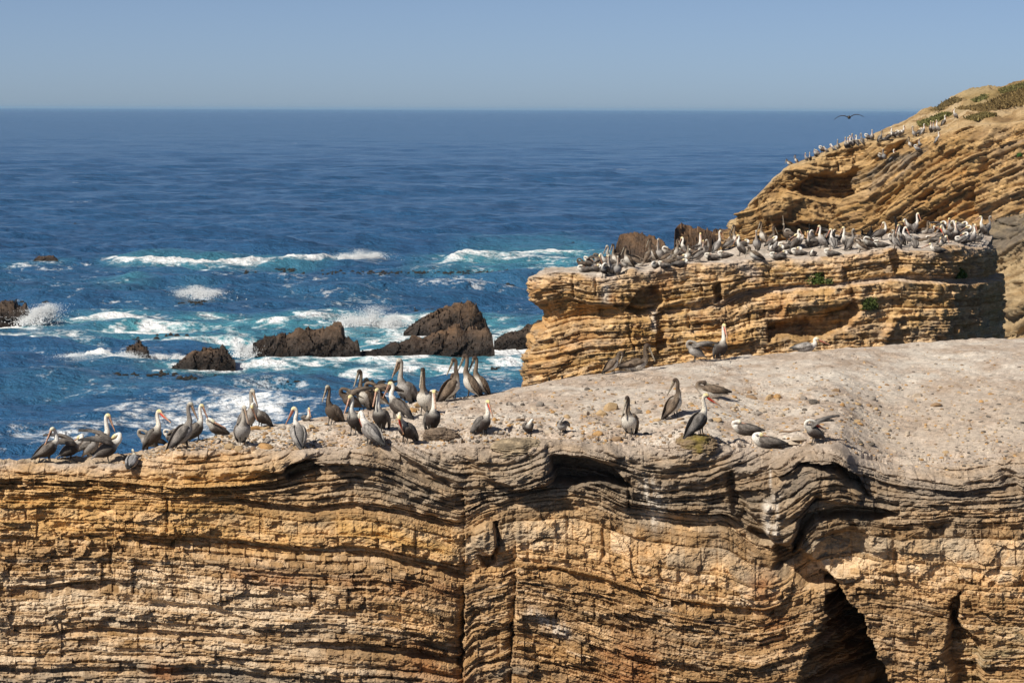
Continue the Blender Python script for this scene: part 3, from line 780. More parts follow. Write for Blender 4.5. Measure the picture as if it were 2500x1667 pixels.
# ------------------------------------------------------------------ twisted dark beds between the stack and the headland
def side_cliff():
    D0 = 165.0; mpp = D0 / FPX
    def w(X, D):
        p = P(X, 600, D); return (float(p[0]), float(p[1]))
    pts = [(w(2352, D0)[0], D0 + 12), w(2350, D0 + 1), w(2400, D0), w(2500, D0 - 3), w(2800, D0 - 10)]
    q, nrm = plan_columns(pts, 0.09)
    Xp = 1250 + FPX * q[:, 0] / q[:, 1]
    RIM = [(2300, 600), (2360, 585), (2400, 548), (2440, 528), (2500, 512), (2600, 500), (2900, 470)]
    rim = curve(RIM, Xp, 6) + 3 * fbm(Xp / 18, .4, 3, 405)
    back = P(np.clip(Xp, 2340, 2900), curve([(2340, 588), (2400, 556), (2500, 520), (2900, 478)], Xp), curve([(2340, 176), (2900, 180)], Xp))
    LY = Layers(-200, 2500, lambda l: 9.0, 403)
    LB = Layers(-200, 2500, lambda l: 30.0, 407)
    def disp(X, Y, rim):
        L = Y + .38 * (X - 2400) + 16 * np.sin(X / 26 + Y / 60) + 8 * fbm(X / 40, Y / 40, 3, 411)
        d, li, tone = bed_relief(LY, X, L, 8, 4.5, 2.5, 421, .6)
        db, _, _ = bed_relief(LB, X, L, 18.0, 7.0, 3, 423, .8)
        d = d + db + 12 * fbm(X / 60, Y / 60, 3, 425)
        d = d + 18 * sstep(680, 700, Y + .3 * (X - 2440)) + 10 * sstep(600, 615, Y + .4 * (X - 2440))
        return d, (L, li, tone)
    def colf(X, Y, ex, gx, gy, W, XX):
        L, li, tone = ex
        n2 = fbm(X / 30, L / 14, 4, 443); n3 = fbm(X / 10, L / 5, 3, 445)
        c = lerp3(np.array((.44, .33, .19)), np.array((.30, .20, .10)), np.clip(.4 + n2 + .4 * tone, 0, 1))
        top = 1 - sstep(590, 660, Y + .35 * (X - 2440))
        c = lerp3(c, GREY * .6, np.clip(top * (.9 + n2), 0, 1) * .9)
        c = lerp3(c, DARK, np.clip(top * .5 * (tone < -.1) + n3 * .6, 0, 1) * .8)
        t2 = fbm(gx / 1.6, gy / 3, 4, 449)
        ct = lerp3(np.array((.46, .37, .24)), np.array((.25, .19, .12)), np.clip(.4 + .9 * t2, 0, 1))
        return c, ct
    o = crag('side_cliff', q, nrm, Xp, np.full(len(q), D0), rim, 1010.0, back, 120, 30, disp, colf, 14.0, 0.35, mpp, M_ROCK_FAR, None)
    tag(o, 'twisted grey and tan cliff beds at the right edge behind the rock stack', 'cliff', None, 'structure')
    return o
SIDE = side_cliff()
# ================================================================== the sea
def wave_patch(N, size, wind, wl_min, std, seed, direc=(0.25, -1.0), spread=2.0):
    r = np.random.RandomState(seed)
    k1 = np.fft.fftfreq(N, size / N) * 2 * np.pi
    kx, ky = np.meshgrid(k1, k1, indexing='xy')
    k = np.hypot(kx, ky); k[0, 0] = 1e-6
    dx, dy = np.array(direc) / np.hypot(*direc)
    Lw = wind * wind / 9.81
    cosf = (kx * dx + ky * dy) / k
    ph = np.exp(-1 / (k * Lw) ** 2) / k ** 4 * np.abs(cosf) ** spread * np.exp(-(k * wl_min / 6.28) ** 2)
    ph[0, 0] = 0
    h = (r.normal(size=(N, N)) + 1j * r.normal(size=(N, N))) * np.sqrt(ph)
    H = np.real(np.fft.ifft2(h))
    f = std / H.std()
    # horizontal displacement sharpens the crests
    Dx = np.real(np.fft.ifft2(-1j * kx / k * h)) * f; Dy = np.real(np.fft.ifft2(-1j * ky / k * h)) * f
    return H * f, Dx, Dy, size, N

def samp(A, size, N, x, y):
    u = (x / size * N) % N; v = (y / size * N) % N
    i = np.floor(u).astype(int); j = np.floor(v).astype(int)
    fu = u - i; fv = v - j
    i0 = i % N; i1 = (i + 1) % N; j0 = j % N; j1 = (j + 1) % N
    return (A[j0, i0] * (1 - fu) + A[j0, i1] * fu) * (1 - fv) + (A[j1, i0] * (1 - fu) + A[j1, i1] * fu) * fv

SEA_ROCKS = [   # name, label, foot Y, outline [(X, top Y)...], depth ratio
    ('sea_rock', 'dark weedy sea rock at the left edge beside a tall splash', 795, [(-70, 790), (-40, 762), (0, 752), (22, 750), (40, 757), (58, 756), (66, 775), (80, 793)], .8),
    ('sea_rock', 'smallest weedy rock, ringed by white foam', 884, [(305, 868), (318, 852), (338, 850), (352, 862), (370, 882)], .9),
    ('sea_rock', 'low rounded brown rock standing alone in front of the foam', 903, [(415, 900), (440, 888), (465, 868), (500, 856), (530, 852), (552, 862), (575, 890)], .8),
    ('sea_rock', 'long jagged dark rock with weedy crest, middle of the surf', 874, [(617, 850), (635, 842), (662, 838), (680, 830), (694, 834), (725, 820), (760, 822), (800, 812), (830, 808), (840, 830), (872, 842), (880, 868)], .55),
    ('sea_rock', 'broken brown rock ridge just in front of the tall slanting rock', 869, [(858, 867), (930, 861), (985, 842), (1012, 836), (1040, 840), (1075, 822), (1118, 806), (1140, 826), (1176, 814), (1190, 818), (1202, 840), (1208, 864)], .5),
    ('sea_rock', 'tall slanting dark rock with tan cap in the surf', 826, [(985, 818), (1008, 804), (1038, 786), (1068, 768), (1108, 753), (1145, 747), (1160, 749), (1174, 770), (1190, 800), (1198, 818)], .7),
    ('sea_rock', 'low dark rock tongue against the rock stack foot', 848, [(1206, 838), (1225, 826), (1260, 822), (1290, 808), (1330, 798), (1380, 800)], .5),
    ('sea_rock', 'rounded brown rock rising behind the pelican colony', 672, [(1500, 620), (1512, 588), (1530, 580), (1560, 578), (1600, 590), (1625, 600), (1640, 640)], .8),
    ('sea_rock', 'square-topped brown rock beside the headland foot', 672, [(1644, 600), (1646, 560), (1660, 552), (1668, 556), (1700, 560), (1740, 570), (1780, 566), (1815, 552), (1850, 560)], .8),
    ('sea_rock', 'faint dark reef barely breaking the far surf line', 640, [(78, 638), (90, 631), (110, 627), (130, 630), (142, 637)], .8),
]

def sea_poly(pts):
    return [sea_pt(*p) for p in pts]

def build_sea():
    da = np.concatenate([np.linspace(-62, -13.5, 60, endpoint=False), np.linspace(-13.5, 13.5, 520), np.linspace(13.5, 62, 61)[1:]])
    rows = [95.0]
    while rows[-1] < 45000:
        D = rows[-1]
        rows.append(D + max(0.36, D * D / 48348.0 * (0.42 if D < 3000 else 1.0)))
    rows = np.array(rows)
    x = rows[:, None] * np.tan(np.radians(da))[None, :]
    y = np.broadcast_to(rows[:, None], x.shape).copy()
    sp = np.gradient(rows)[:, None] + 0 * x
    ang = np.abs(da)[None, :] + 0 * x
    A = wave_patch(512, 230.0, 9.0, 1.8, 0.42, 1)
    B = wave_patch(512, 61.0, 5.0, 0.6, 0.19, 2, (0.5, -1.0), 1.0)
    fa = 1 / (1 + (sp / 17.0) ** 2); fb = 1 / (1 + (sp / 1.3) ** 2) * (ang < 14)
    c1, s1 = math.cos(.3), math.sin(.3)
    xr, yr = x * c1 - y * s1, x * s1 + y * c1
    Cw = wave_patch(512, 113.0, 4.2, 1.6, 0.105, 5, (0.1, -1.0), 1.2)
    fc = 1 / (1 + (sp / 3.5) ** 2) * (ang < 14)
    mod = 0.75 + 0.5 * fbm(x / 130, y / 170, 3, 503)
    z = (samp(A[0], 230, 512, x, y) * fa) * mod + samp(B[0], 61, 512, xr, yr) * fb * (0.7 + .7 * mod) + samp(Cw[0], 113, 512, x * .97 + y * .22, y * .97 - x * .22) * fc * (.6 + .6 * mod)
    hx = samp(A[1], 230, 512, x, y) * fa * mod * .9; hy = samp(A[2], 230, 512, x, y) * fa * mod * .9
    curv = z.copy()
    foam = np.zeros_like(z); turq = np.zeros_like(z); slick = np.zeros_like(z)
    # ---- breakers: (crest line, height m, half width m toward sea / shore, foam amount, foam reach toward shore)
    def breaker(pts, h, wl, wr, fo, reach, tq=0.6, seed=0, hprof=None):
        nonlocal z, foam, turq
        w = sea_poly(pts)
        xs = [p[0] for p in w]; ys = [p[1] for p in w]
        sel = (y > min(ys) - 60) & (y < max(ys) + 60)
        cy = np.interp(x, xs, ys) + 1.2 * fbm(x / 6.0, seed + .3, 3, 520 + seed)
        e = sstep(xs[0] - 1, xs[0] + 6, x) * (1 - sstep(xs[-1] - 6, xs[-1] + 1, x))
        amp = h * e * (0.75 + 0.5 * fbm(x / 9, seed + .9, 3, 540 + seed))
        t = y - cy
        prof = np.where(t > 0, np.exp(-(t / wl) ** 2), np.exp(-(t / wr) ** 2))
        z = z + amp * prof * sel
        ragged = fbm(x / 2.2, y / 2.2, 4, 560 + seed)
        fm = e * np.where(t > 0, np.exp(-(t / (wl * .55)) ** 2), np.where(t > -reach, 1 + .75 * t / reach, 0))
        foam = np.maximum(foam, np.clip(fm * fo * 1.5 + ragged * .75 * (fm > .02) - .2, 0, 1) * sel)
        # torn, lumpy crest
        z = z + np.clip(foam - .45, 0, 1) * 1.3 * h * np.abs(fbm(x / .8, y / .8, 3, 580 + seed)) * prof * sel
        turq = np.maximum(turq, e * tq * np.exp(-np.clip(np.abs(t) - 2, 0, 1e9) / (reach * 1.2 + 2)) * sel)
    breaker([(225, 636), (400, 641), (600, 642), (760, 638), (850, 628), (925, 622), (975, 632)], 0.60, 3.0, 3.6, .95, 4.0, .5, 1)
    breaker([(1020, 652), (1100, 640), (1170, 630), (1260, 624), (1400, 622), (1520, 622)], 0.55, 4.0, 5, .62, 16, .75, 2)
    breaker([(-60, 646), (60, 643), (165, 641)], 0.4, 2.5, 3.0, .7, 3.0, .2, 3)
    breaker([(395, 712), (450, 716), (510, 722), (548, 732)], 0.95, 2.6, 2.2, 1.2, 5.5, .5, 4)
    breaker([(190, 708), (260, 706), (330, 704), (400, 712)], 0.80, 3.0, 2.4, .10, 2.0, .55, 5)
    breaker([(140, 852), (175, 866), (220, 878), (290, 884), (370, 890)], 0.95, 2.4, 1.6, 1.2, 2.8, .4, 6)
    breaker([(340, 868), (400, 872), (470, 876)], 0.35, 1.6, 1.4, .9, 1.8, .5, 7)
    breaker([(60, 790), (150, 784), (250, 778), (350, 780), (450, 778)], 0.45, 2.2, 2.0, .95, 5.0, .7, 8)
    breaker([(640, 786), (760, 786), (860, 784), (960, 790)], 0.3, 2.2, 3.0, .55, 5.0, .75, 9)
    breaker([(1190, 806), (1260, 800), (1340, 800)], 0.3, 2.2, 3.0, .6, 5.0, .6, 10)
    breaker([(-50, 696), (40, 692), (110, 690)], 0.3, 2.0, 2.0, .55, 2.0, .15, 11)
    breaker([(680, 738), (740, 736), (775, 742)], 0.3, 2.0, 2.0, .5, 3.0, .3, 12)
    breaker([(-30, 974), (20, 970), (45, 976)], 0.3, 1.2, 1.2, .7, 1.0, .1, 13)
    # ---- old foam: long streaks and sheets
    def sheet(pts, soft, amount, stretch, seed, tq=0.0, thr=.05, sl=0.0):
        nonlocal foam, turq, slick
        w = sea_poly(pts)
        ys = [p[1] for p in w]
        sel = np.where((rows > min(ys) - 40) & (rows < max(ys) + 40))[0]
        a, b = sel[0], sel[-1] + 1
        m = in_poly(x[a:b] + 3 * fbm(x[a:b] / 9, y[a:b] / 14, 3, 600 + seed), y[a:b] + 5 * fbm(x[a:b] / 8, y[a:b] / 20, 3, 602 + seed), w, soft)
        n = fbm(x[a:b] / stretch, y[a:b] / (stretch * 1.5), 5, 610 + seed, .62)
        lace = 1 - np.abs(fbm(x[a:b] / (stretch * .35), y[a:b] / (stretch * .6), 4, 620 + seed)) * 2.4
        f = np.clip((n * 1.3 + .42 * lace - thr) * amount * m, 0, 1)
        foam[a:b] = np.maximum(foam[a:b], f)
        turq[a:b] = np.maximum(turq[a:b], tq * m * np.clip(.6 + .7 * n, 0, 1))
        slick[a:b] = np.maximum(slick[a:b], sl * m)
    sheet([(640, 668), (900, 676), (1330, 684), (1330, 722), (900, 712), (640, 690)], 6, .95, 7, 1, .1, .12)
    sheet([(1040, 620), (1250, 612), (1540, 612), (1540, 668), (1250, 672), (1040, 664)], 5, .8, 5, 2, .75, .1)
    sheet([(230, 776), (640, 776), (1330, 776), (1330, 900), (900, 900), (620, 890), (560, 850), (240, 826)], 3, 1.0, 4, 3, .9, .0)
    sheet([(860, 858), (1330, 846), (1330, 920), (900, 918), (560, 912), (560, 880)], 2, 1.0, 3.2, 4, .8, -.08)
    sheet([(-60, 1010), (150, 985), (320, 965), (560, 950), (760, 952), (930, 958), (1010, 985), (960, 1060), (-60, 1090)], 3, .75, 5, 5, .1, -.12, .6)
    sheet([(-60, 905), (300, 900), (560, 905), (900, 915), (1250, 915), (1250, 950), (-60, 965)], 3, .5, 3, 15, .2, .12)
    sheet([(-60, 690), (300, 688), (640, 670), (640, 712), (560, 740), (-60, 720)], 4, .45, 7, 6, .1, .2)
    sheet([(-60, 800), (240, 800), (240, 840), (-60, 830)], 2, .8, 4, 7, .45, .12)
    sheet([(640, 700), (960, 712), (960, 760), (640, 756)], 4, .6, 4, 8, .15, .16)
    sheet([(-60, 640), (1500, 610), (1500, 1100), (-60, 1120)], 10, .5, 2.6, 9, .06, .30)
    # ---- water round the rocks
    for nm, lb, fy, prof, dr in SEA_ROCKS:
        xs = [sea_pt(p[0], fy)[0] for p in prof]
        cy = sea_pt(prof[0][0], fy)[1]
        cx = (xs[0] + xs[-1]) / 2; hw = (xs[-1] - xs[0]) / 2; hd = max(1.2, hw * dr * .9)
        e = np.hypot((x - cx) / (hw + 1.2), (y - cy - hd) / (hd + 2.0))
        n = fbm(x / 1.3, y / 2.2, 4, 640)
        amt = .35 if fy < 700 else 1.0
        foam = np.maximum(foam, np.clip((1.35 - e) * 1.5 + n * 1.1 - .35, 0, 1) * (e < 1.6) * amt)
        turq = np.maximum(turq, np.clip(1.7 - e, 0, 1) * .6 * amt)
        z = np.where(e < 1.4, z * (0.6 + .4 * np.clip(e - .4, 0, 1)), z)
    # ---- distant whitecaps and glints of foam
    wc = np.clip((fbm(x / 9, y / 22, 4, 660) - .52) * 5, 0, 1) * (y > 330) * (y < 1500)
    foam = np.maximum(foam, wc * .28)
    V = np.stack([x + np.where(ang < 13.4, hx, 0), y + hy * (y < 3000), z * (1 - .0 * ang)], -1)
    V[..., 2] -= 0.0
    me = mesh_grid('sea', V, {'Foam': np.clip(foam, 0, 1), 'Turq': np.clip(turq, 0, 1), 'Slick': slick}, sea_mat(), True)
    o = link('sea', me)
    tag(o, 'blue ocean with surf reaching to the horizon', 'sea', None, 'structure')
    return o

def sea_mat():
    m, n, b = new_mat('sea_water')
    L = n.links.new
    def attr(k):
        a = n.nodes.new('ShaderNodeAttribute'); a.attribute_name = k; return a.outputs['Fac']
    tc = n.nodes.new('ShaderNodeTexCoord')
    geo = n.nodes.new('ShaderNodeNewGeometry')
    # foam broken up by fine noise
    nf = n.nodes.new('ShaderNodeTexNoise'); nf.inputs['Scale'].default_value = 1.6; nf.inputs['Detail'].default_value = 7; nf.inputs['Roughness'].default_value = .72
    mp = n.nodes.new('ShaderNodeMapping'); mp.inputs['Scale'].default_value = (.8, .8, 1)
    L(tc.outputs['Object'], mp.inputs[0]); L(mp.outputs[0], nf.inputs['Vector'])
    thr = n.nodes.new('ShaderNodeMath'); thr.operation = 'MULTIPLY_ADD'; thr.inputs[1].default_value = 2.3; thr.inputs[2].default_value = -1.2
    L(nf.outputs['Fac'], thr.inputs[0])
    add = n.nodes.new('ShaderNodeMath'); add.operation = 'ADD'
    L(attr('Foam'), add.inputs[0])
    gate = n.nodes.new('ShaderNodeMapRange'); gate.inputs['From Min'].default_value = 0.0; gate.inputs['From Max'].default_value = .25
    L(attr('Foam'), gate.inputs['Value'])
    mg = n.nodes.new('ShaderNodeMath'); mg.operation = 'MULTIPLY'
    L(thr.outputs[0], mg.inputs[0]); L(gate.outputs[0], mg.inputs[1]); L(mg.outputs[0], add.inputs[1])
    fr = n.nodes.new('ShaderNodeMapRange'); fr.inputs['From Min'].default_value = .20; fr.inputs['From Max'].default_value = .75
    L(add.outputs[0], fr.inputs['Value'])
    # body colour
    mix1 = n.nodes.new('ShaderNodeMixRGB'); mix1.inputs[1].default_value = (.028, .096, .212, 1); mix1.inputs[2].default_value = (.10, .36, .39, 1)
    L(attr('Turq'), mix1.inputs[0])
    mix2 = n.nodes.new('ShaderNodeMixRGB'); mix2.inputs[2].default_value = (.80, .82, .83, 1)
    L(fr.outputs[0], mix2.inputs[0]); L(mix1.outputs[0], mix2.inputs[1])
    L(mix2.outputs[0], b.inputs['Base Color'])
    rg = n.nodes.new('ShaderNodeMapRange'); rg.inputs['To Min'].default_value = .14; rg.inputs['To Max'].default_value = .9
    L(fr.outputs[0], rg.inputs['Value']); L(rg.outputs[0], b.inputs['Roughness'])
    b.inputs['IOR'].default_value = 1.333
    # ripples
    w1 = n.nodes.new('ShaderNodeTexNoise'); w1.inputs['Scale'].default_value = .9; w1.inputs['Detail'].default_value = 8; w1.inputs['Roughness'].default_value = .62
    mp1 = n.nodes.new('ShaderNodeMapping'); mp1.inputs['Scale'].default_value = (.7, 1, 1)
    L(tc.outputs['Object'], mp1.inputs[0]); L(mp1.outputs[0], w1.inputs['Vector'])
    w3 = n.nodes.new('ShaderNodeTexNoise'); w3.inputs['Scale'].default_value = .008; w3.inputs['Detail'].default_value = 6; w3.inputs['Roughness'].default_value = .6
    L(tc.outputs['Object'], w3.inputs['Vector'])
    w2 = n.nodes.new('ShaderNodeTexNoise'); w2.inputs['Scale'].default_value = .055; w2.inputs['Detail'].default_value = 8; w2.inputs['Roughness'].default_value = .66
    L(tc.outputs['Object'], w2.inputs['Vector'])
    b1 = n.nodes.new('ShaderNodeBump'); b1.inputs['Distance'].default_value = .22; b1.inputs['Strength'].default_value = 1.0
    b2 = n.nodes.new('ShaderNodeBump'); b2.inputs['Distance'].default_value = 4.2; b2.inputs['Strength'].default_value = 1.0
    L(w1.outputs['Fac'], b1.inputs['Height']); L(w2.outputs['Fac'], b2.inputs['Height']); L(b2.outputs[0], b1.inputs['Normal'])
    b3 = n.nodes.new('ShaderNodeBump'); b3.inputs['Distance'].default_value = 13.0; L(w3.outputs['Fac'], b3.inputs['Height']); L(b3.outputs[0], b2.inputs['Normal'])
    L(b1.outputs[0], b.inputs['Normal'])
    return m
SEA = build_sea()
# ================================================================== rocks in the surf
def wet_rock_mat():
    m = rock_mat('weedy_wet_rock', 2.2, .10, .55, .55)
    m.node_tree.nodes['Principled BSDF'].inputs['Specular IOR Level'].default_value = .35
    return m
M_WET = wet_rock_mat()

def sea_rock(idx, name, label, footY, prof, dr):
    pts = np.array(prof, float)
    y0 = sea_pt(float(pts[:, 0].mean()), footY)[1]
    mpp = y0 / FPX
    nU, nV = 110, 46
    X = np.linspace(pts[0, 0], pts[-1, 0], nU)
    top = np.interp(X, pts[:, 0], pts[:, 1])
    h = np.maximum((footY - top) * mpp, .02)
    h = h + .22 * np.clip(h / .4, 0, 1)
    hw = (pts[-1, 0] - pts[0, 0]) * mpp / 2
    u = np.linspace(-1, 1, nU)
    dep = np.maximum(hw * dr, .9) * np.sqrt(np.clip(1 - u ** 4, .02, 1)) * (.55 + .45 * h / h.max())
    ph = np.linspace(0, np.pi, nV)
    cx = P(X, footY, y0)[:, 0]
    V = np.empty((nV, nU, 3))
    sk = .35 * math.sin(idx * 2.1)
    for k, a in enumerate(ph):
        ca, sa = math.cos(a), math.sin(a)
        V[k, :, 0] = cx
        V[k, :, 1] = y0 + dep * .9 - ca * dep + sk * h * sa
        V[k, :, 2] = h * (1 - abs(ca) ** 1.7) - 0.5 * (1 - sa)
    cen = np.stack([cx, np.full(nU, y0) + dep * .9, np.zeros(nU)], -1)
    nrm = V - cen[None]; nrm /= np.linalg.norm(nrm, axis=2)[..., None] + 1e-6
    sc = .5
    q = V * 1.0
    beds = q[..., 2] * .8 + q[..., 0] * -.55 + q[..., 1] * .2
    fr = beds * 1.6 + fbm3(q, .4, 3, 700 + idx); fr = fr - np.floor(fr)
    cell = hsh(np.floor(q[..., 0] * 1.1 + .8 * fbm3(q, .6, 2, 760)), np.floor(beds * 1.3 + .5 * fbm3(q, .7, 2, 761)), np.floor(q[..., 1] * .9), 762 + idx)
    d = .55 * sc * fbm3(q, .45, 4, 710 + idx) + .34 * (fr - .5) + .42 * (cell - .5) + .09 * fbm3(q, 2.2, 3, 720 + idx) + .035 * fbm3(q, 7.0, 2, 730 + idx)
    amp = np.clip(h / 1.2, .25, 1)[None, :, None]
    V = V + nrm * d[..., None] * amp
    n1 = fbm3(q, .9, 3, 740 + idx); n2 = fbm3(q, 4.0, 3, 750 + idx)
    rel = V[..., 2] / max(h.max(), .3)
    c = lerp3(np.array((.034, .024, .018)), np.array((.085, .055, .036)), np.clip(.35 + .9 * n1 + .5 * n2, 0, 1))
    far = footY < 700
    tanf = np.clip(sstep(.45, .9, rel) * (.6 + n1) * (1.1 if idx in (4, 5, 7, 8) else .55) + (.25 if far else 0), 0, 1)
    c = lerp3(c, np.array((.20, .115, .058)), tanf * .75)
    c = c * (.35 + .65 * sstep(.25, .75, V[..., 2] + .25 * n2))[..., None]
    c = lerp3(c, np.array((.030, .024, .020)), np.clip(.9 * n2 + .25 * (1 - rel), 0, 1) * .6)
    me = mesh_grid(name, V, {'Col': c}, M_WET, False)
    o = link(name, me)
    tag(o, label, 'rock', 'rocks standing in the surf')
    # tufts of weed along the crest and the water line
    r = np.random.RandomState(800 + idx)
    nt_ = 130 if not far else 20
    vs, fs = [], []
    for _ in range(nt_):
        iu = r.randint(4, nU - 4); iv = r.randint(int(nV * .02), int(nV * .62))
        if h[iu] < .1: continue
        b = V[iv, iu]; nn = nrm[iv, iu]
        for _k in range(3):
            L = r.uniform(.05, .15)
            dd = nn + r.normal(0, .6, 3); dd /= np.linalg.norm(dd)
            sd = np.cross(dd, r.normal(0, 1, 3)); sd /= np.linalg.norm(sd) + 1e-6
            i0 = len(vs)
            vs += [b - sd * .05, b + sd * .05, b + dd * L * .7 + sd * .07, b + dd * L]
            fs.append([i0, i0 + 1, i0 + 2, i0 + 3])
    if vs:
        vs = np.array(vs)
        cc = np.broadcast_to(np.array((.032, .022, .016)), vs.shape) * r.uniform(.6, 2.0, (len(vs), 1))
        w = link('seaweed', mesh_raw('seaweed', vs, fs, {'Col': cc}, M_WET, False), o)
        w['kind'] = 'stuff'
    return o
for i, (nm, lb, fy, prof, dr) in enumerate(SEA_ROCKS):
    sea_rock(i, nm, lb, fy, prof, dr)

# ------------------------------------------------------------------ bursts of spray against the rocks
def spray_mat():
    m, n, b = new_mat('sea_spray')
    b.inputs['Base Color'].default_value = (.86, .88, .89, 1)
    b.inputs['Roughness'].default_value = .9
    b.inputs['Subsurface Weight'].default_value = 0.0
    return m
M_SPRAY = spray_mat()
OCT = np.array([(1, 0, 0), (-1, 0, 0), (0, 1, 0), (0, -1, 0), (0, 0, 1), (0, 0, -1)], float)
OCTF = np.array([(0, 2, 4), (2, 1, 4), (1, 3, 4), (3, 0, 4), (2, 0, 5), (1, 2, 5), (3, 1, 5), (0, 3, 5)])
def splash(label, X, Y, wpx, hpx, n, seed, lean=0.0, flat=1.0):
    n = int(n * 4.5)
    r = np.random.RandomState(seed)
    x0, y0 = sea_pt(X, Y); mpp = y0 / FPX
    W, H = wpx * mpp / 2, hpx * mpp
    t = r.rand(n) ** flat
    ang = r.uniform(0, 2 * np.pi, n); rad = np.sqrt(r.rand(n))
    # plumes: several jets of different height
    nj = 7
    jx = r.uniform(-.8, .8, nj); jh = r.uniform(.45, 1.0, nj) * (1 - .5 * np.abs(jx)); jw = r.uniform(.15, .35, nj)
    j = r.randint(0, nj, n)
    px = (jx[j] + r.standard_t(4, n) * jw[j] * (.3 + .45 * t)) * W + lean * t * H
    pz = t * jh[j] * H * (1 - .12 * r.rand(n)) + .02
    py = r.normal(0, .45, n) * W * .6
    n2 = 0
    size = (.012 + .030 * (1 - t) ** 1.3) * r.uniform(.5, 1.5, n) * (H / 1.3) ** .3
    V = (OCT[None] * size[:, None, None] * r.uniform(.6, 1.4, (n, 6, 1)) + np.stack([x0 + px, y0 + py, pz], -1)[:, None]).reshape(-1, 3)
    F = (OCTF[None] + (np.arange(n) * 6)[:, None, None]).reshape(-1, 3)
    o = link('splash', mesh_raw('splash', V, F, None, M_SPRAY, True))
    tag(o, label, 'splash', 'spray bursts on the sea rocks')
    o['kind'] = 'stuff'
splash('tall rounded burst of white spray beside the leftmost sea rock', 108, 794, 112, 72, 6500, 1, .1, .8)
splash('ragged burst of white spray before the tall slanting rock', 905, 800, 170, 58, 5200, 2, .2, 1.1)
splash('low white spray on the seaward side of the long jagged rock', 592, 872, 80, 44, 3200, 3, .15, 1.1)
splash('small peak of white spray along the far surf line', 880, 634, 110, 32, 2800, 4, .2, 1.2)
splash('white tumble of spray on the lone breaking wave', 460, 728, 165, 42, 4600, 5, -.1, 1.5)
splash('white froth curling round the smallest weedy rock', 255, 888, 215, 44, 5000, 6, -.2, 1.7)
splash('thin spray behind the low rounded brown rock', 420, 876, 100, 20, 1500, 7, .1, 1.5)

# ------------------------------------------------------------------ floating kelp
def kelp():
    r = np.random.RandomState(31)
    vs, fs = [], []
    def clump(X, Y, wpx, n):
        for _ in range(max(4, int(n * .55))):
            x, y = sea_pt(X + r.normal(0, wpx * .55), Y + r.normal(0, 2.0))
            L = r.uniform(.08, .30); a = r.uniform(-.35, .35)
            h = r.uniform(.0, .06) if r.rand() < .85 else r.uniform(.08, .2)
            w = r.uniform(.05, .12)
            dx, dy = L * math.cos(a), L * math.sin(a)
            z = .16
            i0 = len(vs)
            vs.extend([(x - dx, y - dy, z - .1), (x + dx, y + dy, z - .1), (x + dx * .5, y + dy, z + h * .5), (x + dx * .1, y + w, z + h), (x - dx * .6, y + w, z + h * .45)])
            fs.extend([[i0, i0 + 1, i0 + 2, i0 + 3], [i0, i0 + 3, i0 + 4, i0 + 4]])
    for X, Y, w_, n in [(690, 662, 30, 26), (712, 663, 18, 20), (600, 668, 26, 14), (760, 672, 60, 26), (860, 668, 60, 30), (930, 670, 50, 30), (1010, 668, 60, 34), (1080, 668, 60, 30), (1120, 664, 40, 26),
                        (1190, 668, 60, 40), (1260, 664, 50, 30), (1310, 662, 40, 36), (1330, 690, 40, 20), (1200, 700, 60, 24), (1100, 692, 40, 22), (1010, 690, 60, 22), (1350, 588, 40, 26), (1390, 592, 20, 16), (1180, 584, 30, 10),
                        (600, 928, 80, 40), (680, 932, 60, 36), (300, 918, 60, 24), (390, 918, 40, 30), (460, 928, 20, 20), (930, 938, 40, 26), (1000, 700, 60, 14), (480, 742, 40, 30), (350, 832, 60, 10), (420, 822, 40, 12), (200, 918, 30, 14),
                        (1250, 916, 30, 14), (1215, 905, 30, 10), (110, 672, 40, 12), (50, 678, 30, 8), (150, 680, 20, 8), (880, 704, 40, 12), (1060, 760, 40, 14), (950, 768, 40, 14), (60, 740, 60, 6), (205, 552, 50, 10)]:
        clump(X, Y, w_, n)
    vs = np.array(vs)
    tri = []
    for f in fs:
        if f[2] == f[3]: tri.append((f[0], f[1], f[2]))
        else: tri.append((f[0], f[1], f[2])); tri.append((f[0], f[2], f[3]))
    c = np.broadcast_to(np.array((.012, .010, .007)), vs.shape) * r.uniform(.6, 2.2, (len(vs), 1))
    o = link('floating_kelp', mesh_raw('floating_kelp', vs, tri, {'Col': c}, M_WET, False))
    tag(o, 'scattered dark kelp fronds floating on the swell', 'kelp', None, 'stuff')
kelp()
# ================================================================== loose stones, shrubs and scrub
bpy.context.view_layer.update()
CAMP = Vector((0, 0, CAM_H))
def hit(obj, X, Y):
    ok, loc, nor, _ = obj.ray_cast(CAMP, ray(X, Y))
    return loc if ok else None
def drop(obj, x, y, z=60):
    ok, loc, nor, _ = obj.ray_cast(Vector((x, y, z)), Vector((0, 0, -1)))
    return loc if ok else None

